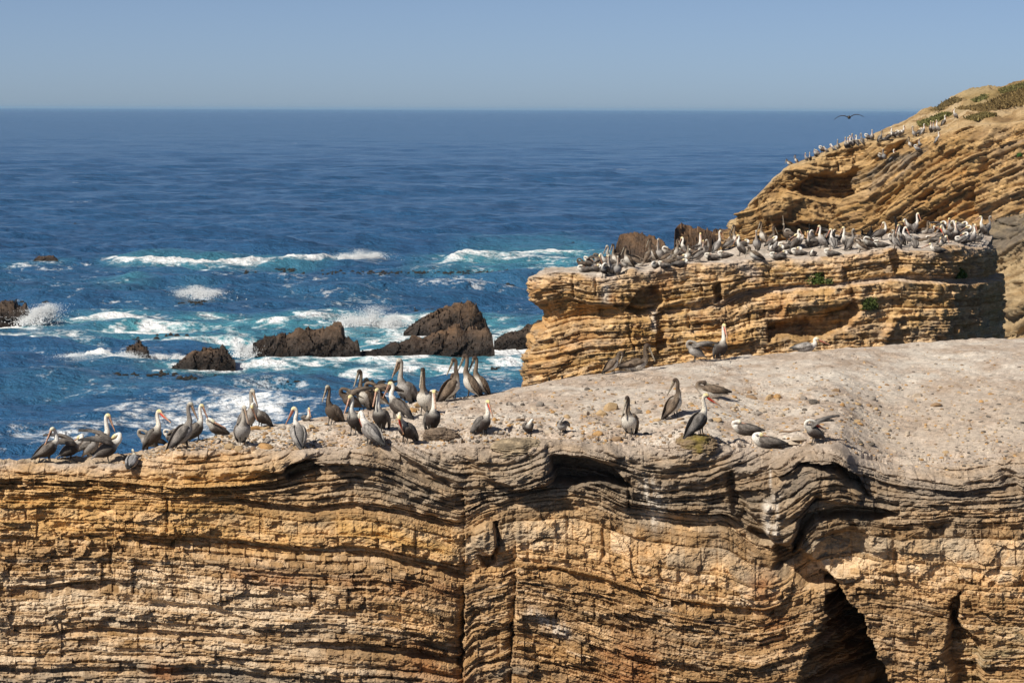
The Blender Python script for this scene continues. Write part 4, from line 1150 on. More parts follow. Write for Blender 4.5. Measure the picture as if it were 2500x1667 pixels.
def ico(sub=1):
    t = (1 + 5 ** .5) / 2
    v = np.array([(-1, t, 0), (1, t, 0), (-1, -t, 0), (1, -t, 0), (0, -1, t), (0, 1, t), (0, -1, -t), (0, 1, -t), (t, 0, -1), (t, 0, 1), (-t, 0, -1), (-t, 0, 1)])
    v /= np.linalg.norm(v[0])
    f = [(0, 11, 5), (0, 5, 1), (0, 1, 7), (0, 7, 10), (0, 10, 11), (1, 5, 9), (5, 11, 4), (11, 10, 2), (10, 7, 6), (7, 1, 8), (3, 9, 4), (3, 4, 2), (3, 2, 6), (3, 6, 8), (3, 8, 9), (4, 9, 5), (2, 4, 11), (6, 2, 10), (8, 6, 7), (9, 8, 1)]
    for _ in range(sub):
        v = list(map(tuple, v)); cache = {}; nf = []
        def mid(a, b):
            k = (min(a, b), max(a, b))
            if k not in cache:
                m = (np.array(v[a]) + np.array(v[b])) / 2; m /= np.linalg.norm(m)
                v.append(tuple(m)); cache[k] = len(v) - 1
            return cache[k]
        for a, b, c in f:
            ab, bc, ca = mid(a, b), mid(b, c), mid(c, a)
            nf += [(a, ab, ca), (b, bc, ab), (c, ca, bc), (ab, bc, ca)]
        f = nf; v = np.array(v)
    return np.array(v), np.array(f)

def stone_mesh(seed, col, sub=1, rough=.45, chop=3):
    r = np.random.RandomState(seed)
    v, f = ico(sub)
    v = v * r.uniform(.75, 1.2, (len(v), 1)) ** rough
    for _ in range(chop):                                   # flat broken faces
        n = r.normal(0, 1, 3); n /= np.linalg.norm(n); k = r.uniform(.45, .8)
        dd = v @ n
        v = v - n * np.clip(dd - k, 0, None)[:, None]
    v[:, 2] = np.maximum(v[:, 2], -.45)
    c = np.array(col) * r.uniform(.82, 1.12, (len(v), 1))
    return mesh_raw('stone', v, f, {'Col': np.clip(c, .02, .75)}, M_STONE, False)

STONE_KINDS = [('pale', (.52, .43, .33)), ('tan', (.48, .34, .19)), ('orange-tan', (.50, .30, .13)), ('grey', (.30, .26, .22)), ('dark', (.14, .12, .10)), ('brown', (.33, .22, .13))]
stone_protos = {k: [stone_mesh(40 + 7 * i + j, c) for j in range(3)] for i, (k, c) in enumerate(STONE_KINDS)}
STONES = []    # (object, kind, X, size)
def ordinal(n):
    w = ['', 'first', 'second', 'third', 'fourth', 'fifth', 'sixth', 'seventh', 'eighth', 'ninth', 'tenth', 'eleventh', 'twelfth', 'thirteenth', 'fourteenth', 'fifteenth', 'sixteenth', 'seventeenth', 'eighteenth', 'nineteenth']
    tens = ['', '', 'twenty', 'thirty', 'forty', 'fifty', 'sixty', 'seventy', 'eighty', 'ninety']
    if n < 20: return w[n]
    t, u = divmod(n, 10)
    return (tens[t][:-1] + 'ieth') if u == 0 else tens[t] + '-' + w[u]
def put_stone(X, Y, kind, wpx, hr=.6, flat=False, rot=None):
    p = hit(CLIFF, X, Y)
    if p is None or p.y > 95: return
    r = random.random
    me = stone_protos[kind][random.randrange(3)]
    o = link('stone', me)
    s = wpx * p.y / FPX / 2
    o.scale = (s, s * random.uniform(.7, 1.0), s * hr)
    o.rotation_euler = (random.uniform(-.2, .2), random.uniform(-.2, .2), random.uniform(0, 6.28) if rot is None else rot)
    o.location = (p.x, p.y, p.z + s * hr * .12)
    STONES.append((o, kind, X, wpx, flat))
hand = [(1470, 1012, 'tan', 34, .7), (1492, 1000, 'tan', 46, .95), (1545, 985, 'pale', 26, .6), (1552, 1008, 'grey', 30, .8), (1528, 1034, 'tan', 28, .5), (1430, 1010, 'pale', 30, .5), (1318, 990, 'grey', 24, .8), (1302, 1000, 'pale', 22, .6),
        (1243, 988, 'dark', 16, .9), (1880, 974, 'tan', 30, .75), (1898, 970, 'orange-tan', 26, .6), (1835, 972, 'brown', 34, .4), (1962, 974, 'grey', 24, .6), (1952, 968, 'pale', 24, .5), (1988, 984, 'dark', 28, .7), (2056, 990, 'orange-tan', 18, .8),
        (2094, 986, 'tan', 20, .6), (2080, 1000, 'brown', 18, .5), (2130, 976, 'grey', 26, .7), (2165, 1050, 'pale', 24, .5), (2090, 1030, 'tan', 26, .5), (2100, 1036, 'orange-tan', 18, .5), (1862, 1004, 'pale', 28, .5), (1852, 1010, 'grey', 26, .45),
        (1908, 1012, 'pale', 26, .5), (1750, 1026, 'tan', 30, .45), (1790, 1000, 'orange-tan', 20, .4), (1815, 1000, 'tan', 18, .5), (1965, 1002, 'dark', 14, .9), (2285, 990, 'brown', 40, .35), (2240, 968, 'pale', 28, .6), (1386, 1018, 'tan', 24, .5),
        (1605, 1026, 'tan', 26, .4), (1583, 1008, 'orange-tan', 18, .8), (1460, 1062, 'orange-tan', 26, .8), (1450, 1068, 'brown', 22, .5), (1505, 1075, 'brown', 34, .6), (1340, 1058, 'pale', 34, .5), (1270, 1026, 'brown', 24, .5), (2003, 1060, 'dark', 20, .9),
        (1995, 1075, 'grey', 24, .5), (1950, 1072, 'pale', 44, .25), (1940, 1080, 'pale', 40, .25), (1925, 1090, 'grey', 44, .22), (2100, 1082, 'dark', 22, .6), (2125, 1085, 'dark', 26, .4),
        (560, 1092, 'tan', 30, .7), (583, 1098, 'tan', 26, .8), (648, 1092, 'orange-tan', 46, .42), (618, 1096, 'brown', 18, .8), (655, 1076, 'grey', 26, .5), (648, 1060, 'brown', 16, .8), (626, 1048, 'orange-tan', 50, .35), (648, 1046, 'tan', 30, .5),
        (760, 1042, 'tan', 22, .5), (772, 1052, 'brown', 24, .5), (828, 1040, 'tan', 20, .4), (752, 1052, 'brown', 26, .5), (770, 1072, 'pale', 14, .8), (1005, 1006, 'orange-tan', 28, .8), (1025, 990, 'tan', 34, .5), (1015, 1000, 'brown', 20, .5),
        (1062, 1008, 'tan', 14, .7), (1208, 1026, 'orange-tan', 16, .9), (1222, 1036, 'dark', 12, .9), (1210, 1056, 'pale', 18, .5), (1245, 988, 'grey', 16, .8), (1150, 998, 'brown', 12, .7), (1222, 1000, 'brown', 10, .6)]
for X, Y, k, w_, hr in hand:
    put_stone(X, Y, k, w_, hr)
rs = random.Random(5)
for _ in range(190):
    X = rs.uniform(1180, 2480); Y = rs.triangular(935, 1085, 1035)
    if X > 2100: Y = rs.uniform(940, 1110)
    k = rs.choice(['pale', 'pale', 'tan', 'tan', 'orange-tan', 'grey', 'brown', 'dark'])
    put_stone(X, Y, k, rs.triangular(6, 22, 8), rs.uniform(.35, .8))
byk = {}
for it in STONES:
    key = (it[1], 'larger' if it[3] >= 22 else 'small')
    byk.setdefault(key, []).append(it)
for (k, sz), its in byk.items():
    its.sort(key=lambda a: a[2])
    for n, it in enumerate(its):
        tag(it[0], '%s %s loose stone on the dusty shelf, %s of them from the left' % (sz, k, ordinal(n + 1)), 'stone', 'loose stones on the shelf')

# fine grit and chips too many to count
def grit():
    r = np.random.RandomState(8)
    v0, f0 = ico(0)
    V, F, C = [], [], []
    n = 0
    for _ in range(5200):
        X = r.uniform(300, 2560); lo = float(np.interp(X, [b[0] for b in BACKY1], [b[1] for b in BACKY1])); hi = float(np.interp(X, [b[0] for b in RIM1], [b[1] for b in RIM1]))
        Y = lo + (hi - lo) * r.rand() ** .6
        p = hit(CLIFF, X, Y)
        if p is None or p.y > 95: continue
        s = .012 + .05 * r.rand() ** 2.2
        V.append(v0 * np.array((s, s, s * .6)) * r.uniform(.7, 1.3, (12, 1)) + np.array(p)); F.append(f0 + 12 * n)
        C.append(np.broadcast_to(np.array(STONE_KINDS[r.randint(6)][1]) * r.uniform(.7, 1.1), (12, 3))); n += 1
    o = link('gravel', mesh_raw('gravel', np.concatenate(V), np.concatenate(F), {'Col': np.concatenate(C)}, M_STONE, False))
    tag(o, 'fine stone chips strewn over the dusty shelf', 'gravel', None, 'stuff')
grit()

# mossy boulder on the rim that one pelican stands on
def boulder(label, X, Y, wpx, hpx, dep, seed, col, moss=False, sink=.35):
    p = hit(CLIFF, X, Y)
    v, f = ico(4)
    mp = p.y / FPX
    s = np.array((wpx * mp / 2, dep, hpx * mp / 2))
    q = v * 1.0
    d = .35 * fbm3(q + seed, 1.3, 4, seed) + .22 * np.abs(fbm3(q + seed, 3.2, 3, seed + 3)) + .06 * fbm3(q, 9, 2, seed + 5)
    st = q[:, 2] * 5 + fbm3(q, 1.0, 2, seed + 8); d = d + .10 * (st - np.floor(st) - .5)
    v = v * (1 + d[:, None]) * s
    n1 = fbm3(q, 2.5, 4, seed + 11)
    c = lerp3(np.array(col), np.array(col) * .45, np.clip(.45 + 1.1 * n1, 0, 1))
    if moss:
        mk = np.clip(fbm3(q, 2.0, 3, seed + 13) * 2.2 + q[:, 2] * .5 - .1, 0, 1) * (q[:, 0] < .5)
        c = lerp3(c, np.array((.20, .155, .025)), mk * .8)
    o = link('boulder', mesh_raw('boulder', v, f, {'Col': np.clip(c, .02, .7)}, M_ROCK, False), None, (p.x, p.y + dep * .3, p.z - s[2] * sink + s[2] * .5))
    tag(o, label, 'boulder')
    return o
BOULD = [boulder('mossy brown boulder on the rim under the red-pouched pelican', 1702, 1082, 105, 62, .42, 3, (.36, .26, .16), True, .9),
         boulder('dark split boulder lying behind the rim beside pelican feet', 1075, 1068, 78, 40, .3, 5, (.24, .18, .13), False, .35),
         boulder('pale knobbly boulder on the rim left of the cave mouth', 1262, 1086, 130, 52, .5, 7, (.42, .33, .22), False, 1.0)]

# driftwood stick
def stick():
    p = hit(CLIFF, 1928, 1058)
    n = 14; u = np.linspace(0, 1, n)
    cen = np.stack([(u - .5) * .55, .05 * np.sin(u * 3), .03 + .05 * u + .012 * np.sin(u * 9)], -1)
    rad = .028 * (1 - .6 * np.abs(u - .35)) 
    a = np.linspace(0, 6.283, 8, endpoint=False)
    V = cen[:, None] + np.stack([np.zeros((n, 8)), rad[:, None] * np.cos(a)[None], rad[:, None] * np.sin(a)[None]], -1)
    o = link('driftwood', mesh_grid('driftwood', V, {'Col': np.full((n, 8, 3), .3) * np.array((1, .72, .5))}, M_STONE, True, True), None, p)
    tag(o, 'short brown driftwood stick lying left of the wing-raising pelican', 'driftwood')
stick()

# ------------------------------------------------------------------ foliage
def leaf_mat(name, a, b_):
    m, n, b = new_mat(name)
    at = n.nodes.new('ShaderNodeAttribute'); at.attribute_name = 'Col'
    n.links.new(at.outputs['Color'], b.inputs['Base Color'])
    b.inputs['Roughness'].default_value = .75
    b.inputs['Specular IOR Level'].default_value = .2
    return m
M_LEAF = leaf_mat('shrub_leaf', 0, 0)
def shrub(label, obj, X, Y, wpx, hpx, n, seed, col):
    p = hit(obj, X, Y)
    if p is None: return
    r = np.random.RandomState(seed)
    W = wpx * p.y / FPX / 2; H = hpx * p.y / FPX
    vs, fs, cs = [], [], []
    for _ in range(n):
        a = r.uniform(0, 6.283); ct = r.rand() ** .6
        st_ = math.sqrt(max(0, 1 - ct * ct)); lump = .8 + .35 * math.sin(a * 3 + seed) * r.rand()
        rr = lump * (r.uniform(.6, 1.05) if r.rand() < .85 else r.uniform(1.0, 1.35))
        c = np.array((W * st_ * math.cos(a) * rr, W * .7 * st_ * math.sin(a) * rr, H * ct * rr))
        t1 = r.normal(0, 1, 3); t1 /= np.linalg.norm(t1); t2 = np.cross(t1, r.normal(0, 1, 3)); t2 /= np.linalg.norm(t2)
        L = r.uniform(.025, .06)
        i0 = len(vs)
        vs += [c - t1 * L, c + t2 * L * .5, c + t1 * L, c - t2 * L * .5]
        fs.append((i0, i0 + 1, i0 + 2, i0 + 3))
        k = np.array(col) * r.uniform(.5, 1.6)
        cs += [k] * 4
    root = bpy.data.objects.new('shrub', None); COL.objects.link(root); root.location = (p.x, p.y - W * .15, p.z - .05)
    tag(root, label, 'shrub', 'green shrubs rooted in the rock')
    link('foliage', mesh_raw('foliage', np.array(vs), fs, {'Col': np.array(cs)}, M_LEAF, False), root)
    k = 10; tv, tf = [], []
    for s in range(k):
        a = s / k * 6.283; b1 = np.array((0, 0, 0)); e = np.array((W * .7 * math.cos(a), W * .5 * math.sin(a), H * .7))
        i0 = len(tv); tv += [(-.02, 0, 0), (.02, 0, 0), tuple(e + (.008, 0, 0)), tuple(e)]; tf.append((i0, i0 + 1, i0 + 2, i0 + 3))
    link('stems', mesh_raw('stems', np.array(tv), tf, {'Col': np.full((len(tv), 3), .1) * np.array((1, .7, .45))}, M_LEAF, False), root)
shrub('round dark green shrub clinging low on the rock stack', STACK, 2122, 752, 38, 28, 2600, 3, (.065, .085, .022))
shrub('wide low green shrub on the ledge under the colony', STACK, 1992, 690, 44, 26, 2400, 4, (.075, .11, .025))
shrub('tail of small green shrub just right of the wide ledge shrub', STACK, 2025, 689, 26, 11, 900, 5, (.085, .10, .03))
shrub('green shrub at the right end of the upper ledge', STACK, 2342, 676, 42, 20, 2000, 6, (.06, .105, .022))
shrub('tiny bright green shrub high on the headland right side', HEAD, 2488, 382, 18, 10, 700, 7, (.06, .14, .03))

def scrub():
    r = np.random.RandomState(77)
    vs, fs, cs = [], [], []
    polys = [([(2245, 302), (2310, 276), (2322, 282), (2280, 300), (2252, 310)], 800, (.125, .12, .04)), ([(2380, 246), (2408, 234), (2402, 244), (2386, 250)], 260, (.12, .115, .04)),
             ([(2285, 268), (2330, 240), (2345, 246), (2310, 262), (2290, 272)], 500, (.14, .105, .045)), ([(2330, 266), (2400, 258), (2460, 230), (2500, 216), (2560, 200), (2560, 240), (2480, 260), (2400, 272)], 1900, (.16, .112, .045)),
             ([(2440, 222), (2500, 205), (2560, 190), (2560, 206), (2490, 222), (2450, 230)], 800, (.13, .115, .04)), ([(2360, 290), (2400, 278), (2430, 282), (2380, 296)], 600, (.14, .11, .04))]
    for poly, n, col in polys:
        px = [p[0] for p in poly]; py = [p[1] for p in poly]
        got = 0
        for _ in range(n * 4):
            if got >= n: break
            X = r.uniform(min(px), max(px)); Y = r.uniform(min(py), max(py))
            if in_poly(np.array([[X]]), np.array([[Y]]), poly, .01)[0, 0] < .5: continue
            p = hit(HEAD, X, Y)
            got += 1
            if p is None: continue
            for _k in range(3):
                h = r.uniform(.08, .30); dx, dy = r.normal(0, .14, 2); w_ = r.uniform(.05, .14)
                a = r.uniform(0, 3.14); ca, sa = math.cos(a) * w_, math.sin(a) * w_
                b = np.array((p.x + dx, p.y + dy, p.z - .03))
                i0 = len(vs)
                vs += [b + (-ca, -sa, 0), b + (ca, sa, 0), b + (ca * .6 + dx * .4, sa * .6, h * .8), b + (-ca * .5 + dx * .4, -sa * .5, h)]
                fs.append((i0, i0 + 1, i0 + 2, i0 + 3)); cs += [np.array(col) * r.uniform(.6, 1.5)] * 4
    o = link('ground_cover', mesh_raw('ground_cover', np.array(vs), fs, {'Col': np.array(cs)}, M_LEAF, False))
    tag(o, 'patches of olive and rusty scrub on the headland slope', 'ground cover', None, 'stuff')
scrub()
# ================================================================== birds
def bird_mat(name, rough=.8, sc=55.0):
    m, n, b = new_mat(name)
    at = n.nodes.new('ShaderNodeAttribute'); at.attribute_name = 'Col'
    tc = n.nodes.new('ShaderNodeTexCoord')
    nz = n.nodes.new('ShaderNodeTexNoise'); nz.inputs['Scale'].default_value = sc; nz.inputs['Detail'].default_value = 3
    n.links.new(tc.outputs['Object'], nz.inputs['Vector'])
    mr = n.nodes.new('ShaderNodeMapRange'); mr.inputs['From Min'].default_value = .3; mr.inputs['From Max'].default_value = .7
    mr.inputs['To Min'].default_value = .5; mr.inputs['To Max'].default_value = 1.4
    n.links.new(nz.outputs['Fac'], mr.inputs['Value'])
    mu = n.nodes.new('ShaderNodeVectorMath'); mu.operation = 'SCALE'
    n.links.new(at.outputs['Color'], mu.inputs[0]); n.links.new(mr.outputs[0], mu.inputs['Scale'])
    n.links.new(mu.outputs[0], b.inputs['Base Color'])
    bp = n.nodes.new('ShaderNodeBump'); bp.inputs['Distance'].default_value = .006
    n.links.new(nz.outputs['Fac'], bp.inputs['Height']); n.links.new(bp.outputs[0], b.inputs['Normal'])
    b.inputs['Roughness'].default_value = rough; b.inputs['Specular IOR Level'].default_value = .2
    return m
M_FEATHER = bird_mat('feathers'); M_BILL = bird_mat('bill_horn', .5, 30)

def catmull(ctrl, n):
    c = np.array(ctrl, float)
    c = np.concatenate([[2 * c[0] - c[1]], c, [2 * c[-1] - c[-2]]])
    m = len(c) - 3
    t = np.linspace(0, m - 1e-6, n); k = t.astype(int); f = (t - k)[:, None]
    a, b, d, e = c[k], c[k + 1], c[k + 2], c[k + 3]
    return .5 * (2 * b + (d - a) * f + (2 * a - 5 * b + 4 * d - e) * f ** 2 + (3 * b - a - 3 * d + e) * f ** 3), t

def tube(ctrl, cols, n=36, seg=12, up=(0, 0, 1), squash=None):
    """ctrl rows: x y z half-width half-height; cols rows: (top colour, underside colour)"""
    q, t = catmull(ctrl, n)
    p = q[:, :3]; w = np.maximum(q[:, 3], .002); h = np.maximum(q[:, 4], .002)
    tg = np.gradient(p, axis=0); tg /= np.linalg.norm(tg, axis=1)[:, None] + 1e-9
    u = np.array(up, float); U = []
    for k in range(n):
        u = u - tg[k] * (u @ tg[k]); l = np.linalg.norm(u)
        u = u / l if l > 1e-4 else np.array((1., 0, 0))
        U.append(u)
    U = np.array(U); S = np.cross(tg, U)
    a = np.linspace(0, 2 * np.pi, seg, endpoint=False)
    V = p[:, None] + S[:, None] * (np.cos(a)[None, :, None] * w[:, None, None]) + U[:, None] * (np.sin(a)[None, :, None] * h[:, None, None])
    ct = np.array([c[0] for c in cols], float); cb = np.array([c[1] for c in cols], float)
    ti = np.arange(len(ct))
    tt = t / t[-1] * (len(ct) - 1)
    CT = np.stack([np.interp(tt, ti, ct[:, i]) for i in range(3)], -1); CB = np.stack([np.interp(tt, ti, cb[:, i]) for i in range(3)], -1)
    m = sstep(-.25, .35, np.sin(a))[None, :, None]
    C = CB[:, None] * (1 - m) + CT[:, None] * m
    idx = np.arange(n * seg).reshape(n, seg); nx = np.roll(idx, -1, 1)
    F = np.stack([idx[:-1], nx[:-1], nx[1:], idx[1:]], -1).reshape(-1, 4)
    # closed ends
    V = V.reshape(-1, 3); C = C.reshape(-1, 3)
    V = np.concatenate([V, p[:1], p[-1:]]); C = np.concatenate([C, C[:1], C[-1:]])
    e0 = np.stack([nx[0], idx[0], np.full(seg, n * seg), np.full(seg, n * seg)], -1)
    e1 = np.stack([idx[-1], nx[-1], np.full(seg, n * seg + 1), np.full(seg, n * seg + 1)], -1)
    return V, F, C, e0, e1

def build_parts(name, pieces, mat, parent=None):
    """pieces from tube() -> one mesh object"""
    V, C, quads, tris = [], [], [], []
    o = 0
    for v, f, c, e0, e1 in pieces:
        V.append(v); C.append(c); quads.append(f + o)
        tris.append(np.concatenate([e0, e1])[:, :3] + o)
        o += len(v)
    V = np.concatenate(V); C = np.clip(np.concatenate(C), .004, .85)
    Q = np.concatenate(quads); T = np.concatenate(tris)
    T4 = np.concatenate([Q[:, [0, 1, 2]], Q[:, [0, 2, 3]], T])
    return mesh_raw(name, V, T4, {'Col': C}, mat, True)

SCH = {
    'adult':  dict(belly=(.050, .040, .035), back=(.12, .104, .09), wing=(.145, .126, .110), flight=(.060, .055, .052), neck=(.80, .76, .68), nape=(.78, .74, .67), head=(.76, .70, .52), crown=(.78, .66, .34), bill=(.50, .28, .19), pouch=(.20, .13, .10), tail=(.20, .19, .19)),
    'red':    dict(belly=(.050, .038, .033), back=(.12, .108, .098), wing=(.145, .132, .12), flight=(.055, .05, .048), neck=(.78, .74, .66), nape=(.70, .62, .5), head=(.80, .74, .55), crown=(.80, .66, .32), bill=(.55, .36, .25), pouch=(.58, .055, .025), tail=(.16, .15, .15)),
    'light':  dict(belly=(.20, .18, .17), back=(.25, .232, .215), wing=(.28, .26, .24), flight=(.10, .095, .09), neck=(.76, .72, .66), nape=(.74, .70, .64), head=(.76, .71, .56), crown=(.78, .67, .40), bill=(.50, .26, .17), pouch=(.28, .08, .05), tail=(.30, .29, .28)),
    'juv':    dict(belly=(.64, .60, .53), back=(.125, .092, .066), wing=(.155, .115, .082), flight=(.05, .038, .03), neck=(.20, .15, .105), nape=(.10, .075, .055), head=(.085, .062, .046), crown=(.06, .042, .032), bill=(.33, .29, .22), pouch=(.17, .13, .09), tail=(.09, .068, .05)),
    'sub':    dict(belly=(.34, .32, .30), back=(.16, .142, .125), wing=(.19, .17, .152), flight=(.06, .052, .048), neck=(.38, .345, .30), nape=(.24, .21, .18), head=(.48, .44, .37), crown=(.50, .46, .38), bill=(.36, .26, .19), pouch=(.26, .17, .10), tail=(.13, .12, .11)),
    'brown':  dict(belly=(.085, .065, .05), back=(.11, .085, .065), wing=(.14, .11, .085), flight=(.04, .033, .028), neck=(.13, .10, .075), nape=(.07, .052, .04), head=(.32, .28, .22), crown=(.40, .36, .28), bill=(.33, .28, .21), pouch=(.16, .12, .09), tail=(.07, .055, .045)),
    'corm':   dict(belly=(.012, .011, .011), back=(.014, .013, .013), wing=(.018, .016, .016), flight=(.01, .01, .01), neck=(.012, .011, .011), nape=(.012, .011, .011), head=(.012, .011, .011), crown=(.012, .011, .011), bill=(.10, .085, .06), pouch=(.2, .14, .07), tail=(.01, .01, .01)),
    'gull':   dict(belly=(.60, .58, .55), back=(.22, .215, .215), wing=(.24, .235, .235), flight=(.03, .03, .03), neck=(.66, .62, .52), nape=(.66, .62, .5), head=(.70, .64, .48), crown=(.70, .62, .42), bill=(.35, .25, .08), pouch=(.35, .25, .08), tail=(.5, .5, .48)),
}
# pose: trunk pitch, hip height, neck offsets from the neck base, bill direction, bill length factor
POSE = {
    'rest':   (54, .335, [(.035, 0, .07), (.02, 0, .17), (-.01, 0, .26), (.0, 0, .335), (.045, 0, .375), (.085, 0, .352)], (.42, 0, -.91)),
    'alert':  (55, .335, [(.03, 0, .07), (.015, 0, .18), (-.005, 0, .28), (.005, 0, .36), (.05, 0, .40), (.095, 0, .388)], (.78, 0, -.62)),
    'tall':   (57, .34, [(.03, 0, .08), (.015, 0, .20), (.0, 0, .32), (.005, 0, .41), (.045, 0, .455), (.085, 0, .435)], (.36, 0, -.93)),
    'back':   (34, .32, [(.05, .01, .06), (.05, .02, .16), (.03, .02, .25), (.0, .02, .31), (-.045, .02, .33), (-.085, .02, .305)], (-.45, .05, -.89)),
    'preen':  (30, .31, [(.07, .01, .05), (.09, .05, .13), (.055, .10, .18), (-.03, .13, .165), (-.105, .13, .125), (-.15, .12, .09)], (-.85, -.14, -.42)),
    'breast': (44, .32, [(.06, 0, .07), (.085, 0, .17), (.13, .01, .225), (.18, .02, .20), (.20, .03, .15), (.195, .035, .11)], (-.38, .08, -.92)),
    'hunch':  (28, .22, [(.04, 0, .05), (.04, .01, .10), (.02, .02, .14), (.04, .02, .165), (.075, .02, .165), (.11, .02, .15)], (.3, .1, -.9)),
    'sleep':  (7, .125, [(.05, .0, .05), (.06, .03, .105), (.02, .05, .135), (-.035, .05, .14), (-.075, .045, .13), (-.105, .04, .115)], (-.93, -.04, -.30)),
    'lie':    (9, .125, [(.05, 0, .06), (.045, 0, .12), (.04, 0, .165), (.065, 0, .195), (.105, 0, .20), (.14, 0, .185)], (.90, .05, -.42)),
    'liehigh': (12, .13, [(.04, 0, .08), (.03, 0, .18), (.02, 0, .27), (.03, 0, .345), (.07, 0, .38), (.11, 0, .36)], (.40, 0, -.91)),
    'sky':    (40, .33, [(.04, 0, .07), (.03, 0, .15), (.02, 0, .22), (.03, 0, .29), (.05, 0, .335), (.062, 0, .37)], (.10, 0, 1.0)),
    'dryup':  (52, .26, [(.02, 0, .07), (.015, 0, .13), (.02, 0, .19), (.03, 0, .235), (.055, 0, .25), (.08, 0, .248)], (.98, 0, .1)),
}
def rot_z(p, a, c=(0, 0)):
    ca, sa = math.cos(a), math.sin(a)
    x, y = p[0] - c[0], p[1] - c[1]
    return (c[0] + x * ca - y * sa, c[1] + x * sa + y * ca, p[2])

def bird_meshes(scheme, pose, turn=0.0, wing=0.0, flip=1, lo=False, fat=1.0, gape=False):
    S = SCH[scheme]
    pitch, hz, neck, bd = POSE[pose]
    corm = scheme == 'corm'; gull = scheme == 'gull'
    pr = R(pitch); ca, sa = math.cos(pr), math.sin(pr)
    def ax(s, c=0, y=0):
        return (s * ca - c * sa, y, hz + s * sa + c * ca)
    k = 1.0 if not corm else .78
    trunk = [ax(-.40, -.01) + (.045, .010), ax(-.32, -.006) + (.064, .024), ax(-.24, -.005) + (.085, .068), ax(-.14, -.008) + (.130 * k * fat, .122 * k), ax(0, -.012) + (.155 * k * fat, .152 * k),
             ax(.10, -.006) + (.140 * k * fat, .136 * k), ax(.175, .012) + (.094 * k, .094 * k)]
    B = ax(.20, .02)
    rn = [.060, .046, .039, .040, .047, .038]
    if corm or gull: rn = [.048, .034, .028, .028, .032, .026]
    ntop = []
    for i, o in enumerate(neck):
        p = (B[0] + o[0], B[1] + o[1] * flip, B[2] + o[2])
        tw = turn * min(1, (i + 1) / 4.0)
        c0 = (B[0] + neck[2][0] * .5, B[1])
        p = rot_z(p, tw, c0)
        ntop.append(p + (rn[i] * (.95 if i < 4 else 1), rn[i] * 1.08))
    bdv = np.array(rot_z((bd[0], bd[1] * flip, bd[2]), turn)); bdv /= np.linalg.norm(bdv)
    face = np.array(ntop[-1][:3])
    ctrl = trunk + ntop + [tuple(face + bdv * .035) + (.018, .018)]
    # colours per control point, top / underside
    bl, bk = S['belly'], S['back']
    mixc = lambda a, b, t: tuple(np.array(a) * (1 - t) + np.array(b) * t)
    cols = [(S['tail'], S['tail']), (S['tail'], mixc(S['tail'], bl, .5)), (bk, bl), (bk, bl), (bk, bl), (mixc(bk, bl, .25), bl), (mixc(bk, S['neck'], .3), mixc(bl, S['neck'], .35)),
            (S['nape'], S['neck']), (S['nape'], S['neck']), (S['nape'], S['neck']), (S['nape'], S['neck']), (S['crown'], S['head']), (S['crown'], S['head']), (mixc(S['crown'], S['bill'], .6), S['bill'])]
    n, seg = (30, 9) if lo else (46, 14)
    pieces = [tube(ctrl, cols, n, seg)]
    leg = ((.06, .055, .05),) * 2
    if pose not in ('sleep', 'lie', 'liehigh'):
        for sd in (-1, 1):
            hx, hzz = ax(-.03, -.09)[0], ax(-.03, -.09)[2]
            fx = hx + .02
            lc = [(hx, sd * .06, hzz, .028, .03), (hx - .01, sd * .062, hzz * .55, .015, .016), (fx - .005, sd * .065, .03, .011, .012), (fx, sd * .065, .012, .014, .012)]
            pieces.append(tube(lc, [leg] * 4, 8, 6, (1, 0, 0)))
            foot = [(fx - .02, sd * .065, .010, .014, .009), (fx + .04, sd * .068, .010, .040, .007), (fx + .085, sd * .072, .008, .055, .005), (fx + .105, sd * .073, .006, .045, .003)]
            pieces.append(tube(foot, [leg] * 4, 7, 6))
    body = build_parts('body', pieces, M_FEATHER)
    # bill with hooked tip; the pouch hangs under it
    bl_len = .36 if not (corm or gull) else (.07 if corm else .06)
    s0 = face + bdv * .02
    up = np.array((0, 0, 1.)); sidev = np.cross(bdv, up)
    if np.linalg.norm(sidev) < .1: sidev = np.array((0, 1., 0))
    sidev /= np.linalg.norm(sidev); upv = np.cross(sidev, bdv)
    if upv @ np.array((math.cos(turn), math.sin(turn), .3)) < 0 and abs(bdv[2]) > .5 and bdv[2] < 0: pass
    wv = .027 if bl_len > .2 else .009
    bc = [tuple(s0 + bdv * bl_len * t + upv * o) + (wv * a, wv * b) for t, o, a, b in [(0, .004, .95, .85), (.25, .004, .85, .55), (.6, .002, .72, .42), (.88, .0, .75, .40), (.97, -.004, .55, .36), (1.0, -.014, .25, .25)]]
    tipc = (.60, .30, .12) if scheme in ('red', 'adult', 'light') else S['bill']
    bcols = [(mixc(S['bill'], (.25, .2, .16), .2), S['bill'])] * 4 + [(tipc, tipc)] * 2
    bill = build_parts('bill', [tube(bc, bcols, 12 if lo else 16, 8, tuple(upv))], M_BILL)
    pouch = None
    if bl_len > .2:
        deep = .034 if scheme == 'red' else .020
        if gape: deep = .075
        pc = [tuple(s0 - bdv * .05 - upv * .028) + (.014, .012), tuple(s0 + bdv * .03 - upv * (.014 + deep * .5)) + (.020, .010 + deep * .55), tuple(s0 + bdv * bl_len * .35 - upv * (.011 + deep * .45)) + (.018, .008 + deep * .5),
              tuple(s0 + bdv * bl_len * .62 - upv * (.010 + deep * .2)) + (.014, .006 + deep * .22), tuple(s0 + bdv * bl_len * .95 - upv * .007) + (.007, .004)]
        pouch = build_parts('pouch', [tube(pc, [(S['pouch'], S['pouch'])] * 3 + [(mixc(S['pouch'], S['bill'], .6),) * 2, (S['bill'],) * 2], 12, 8, tuple(upv))], M_BILL)
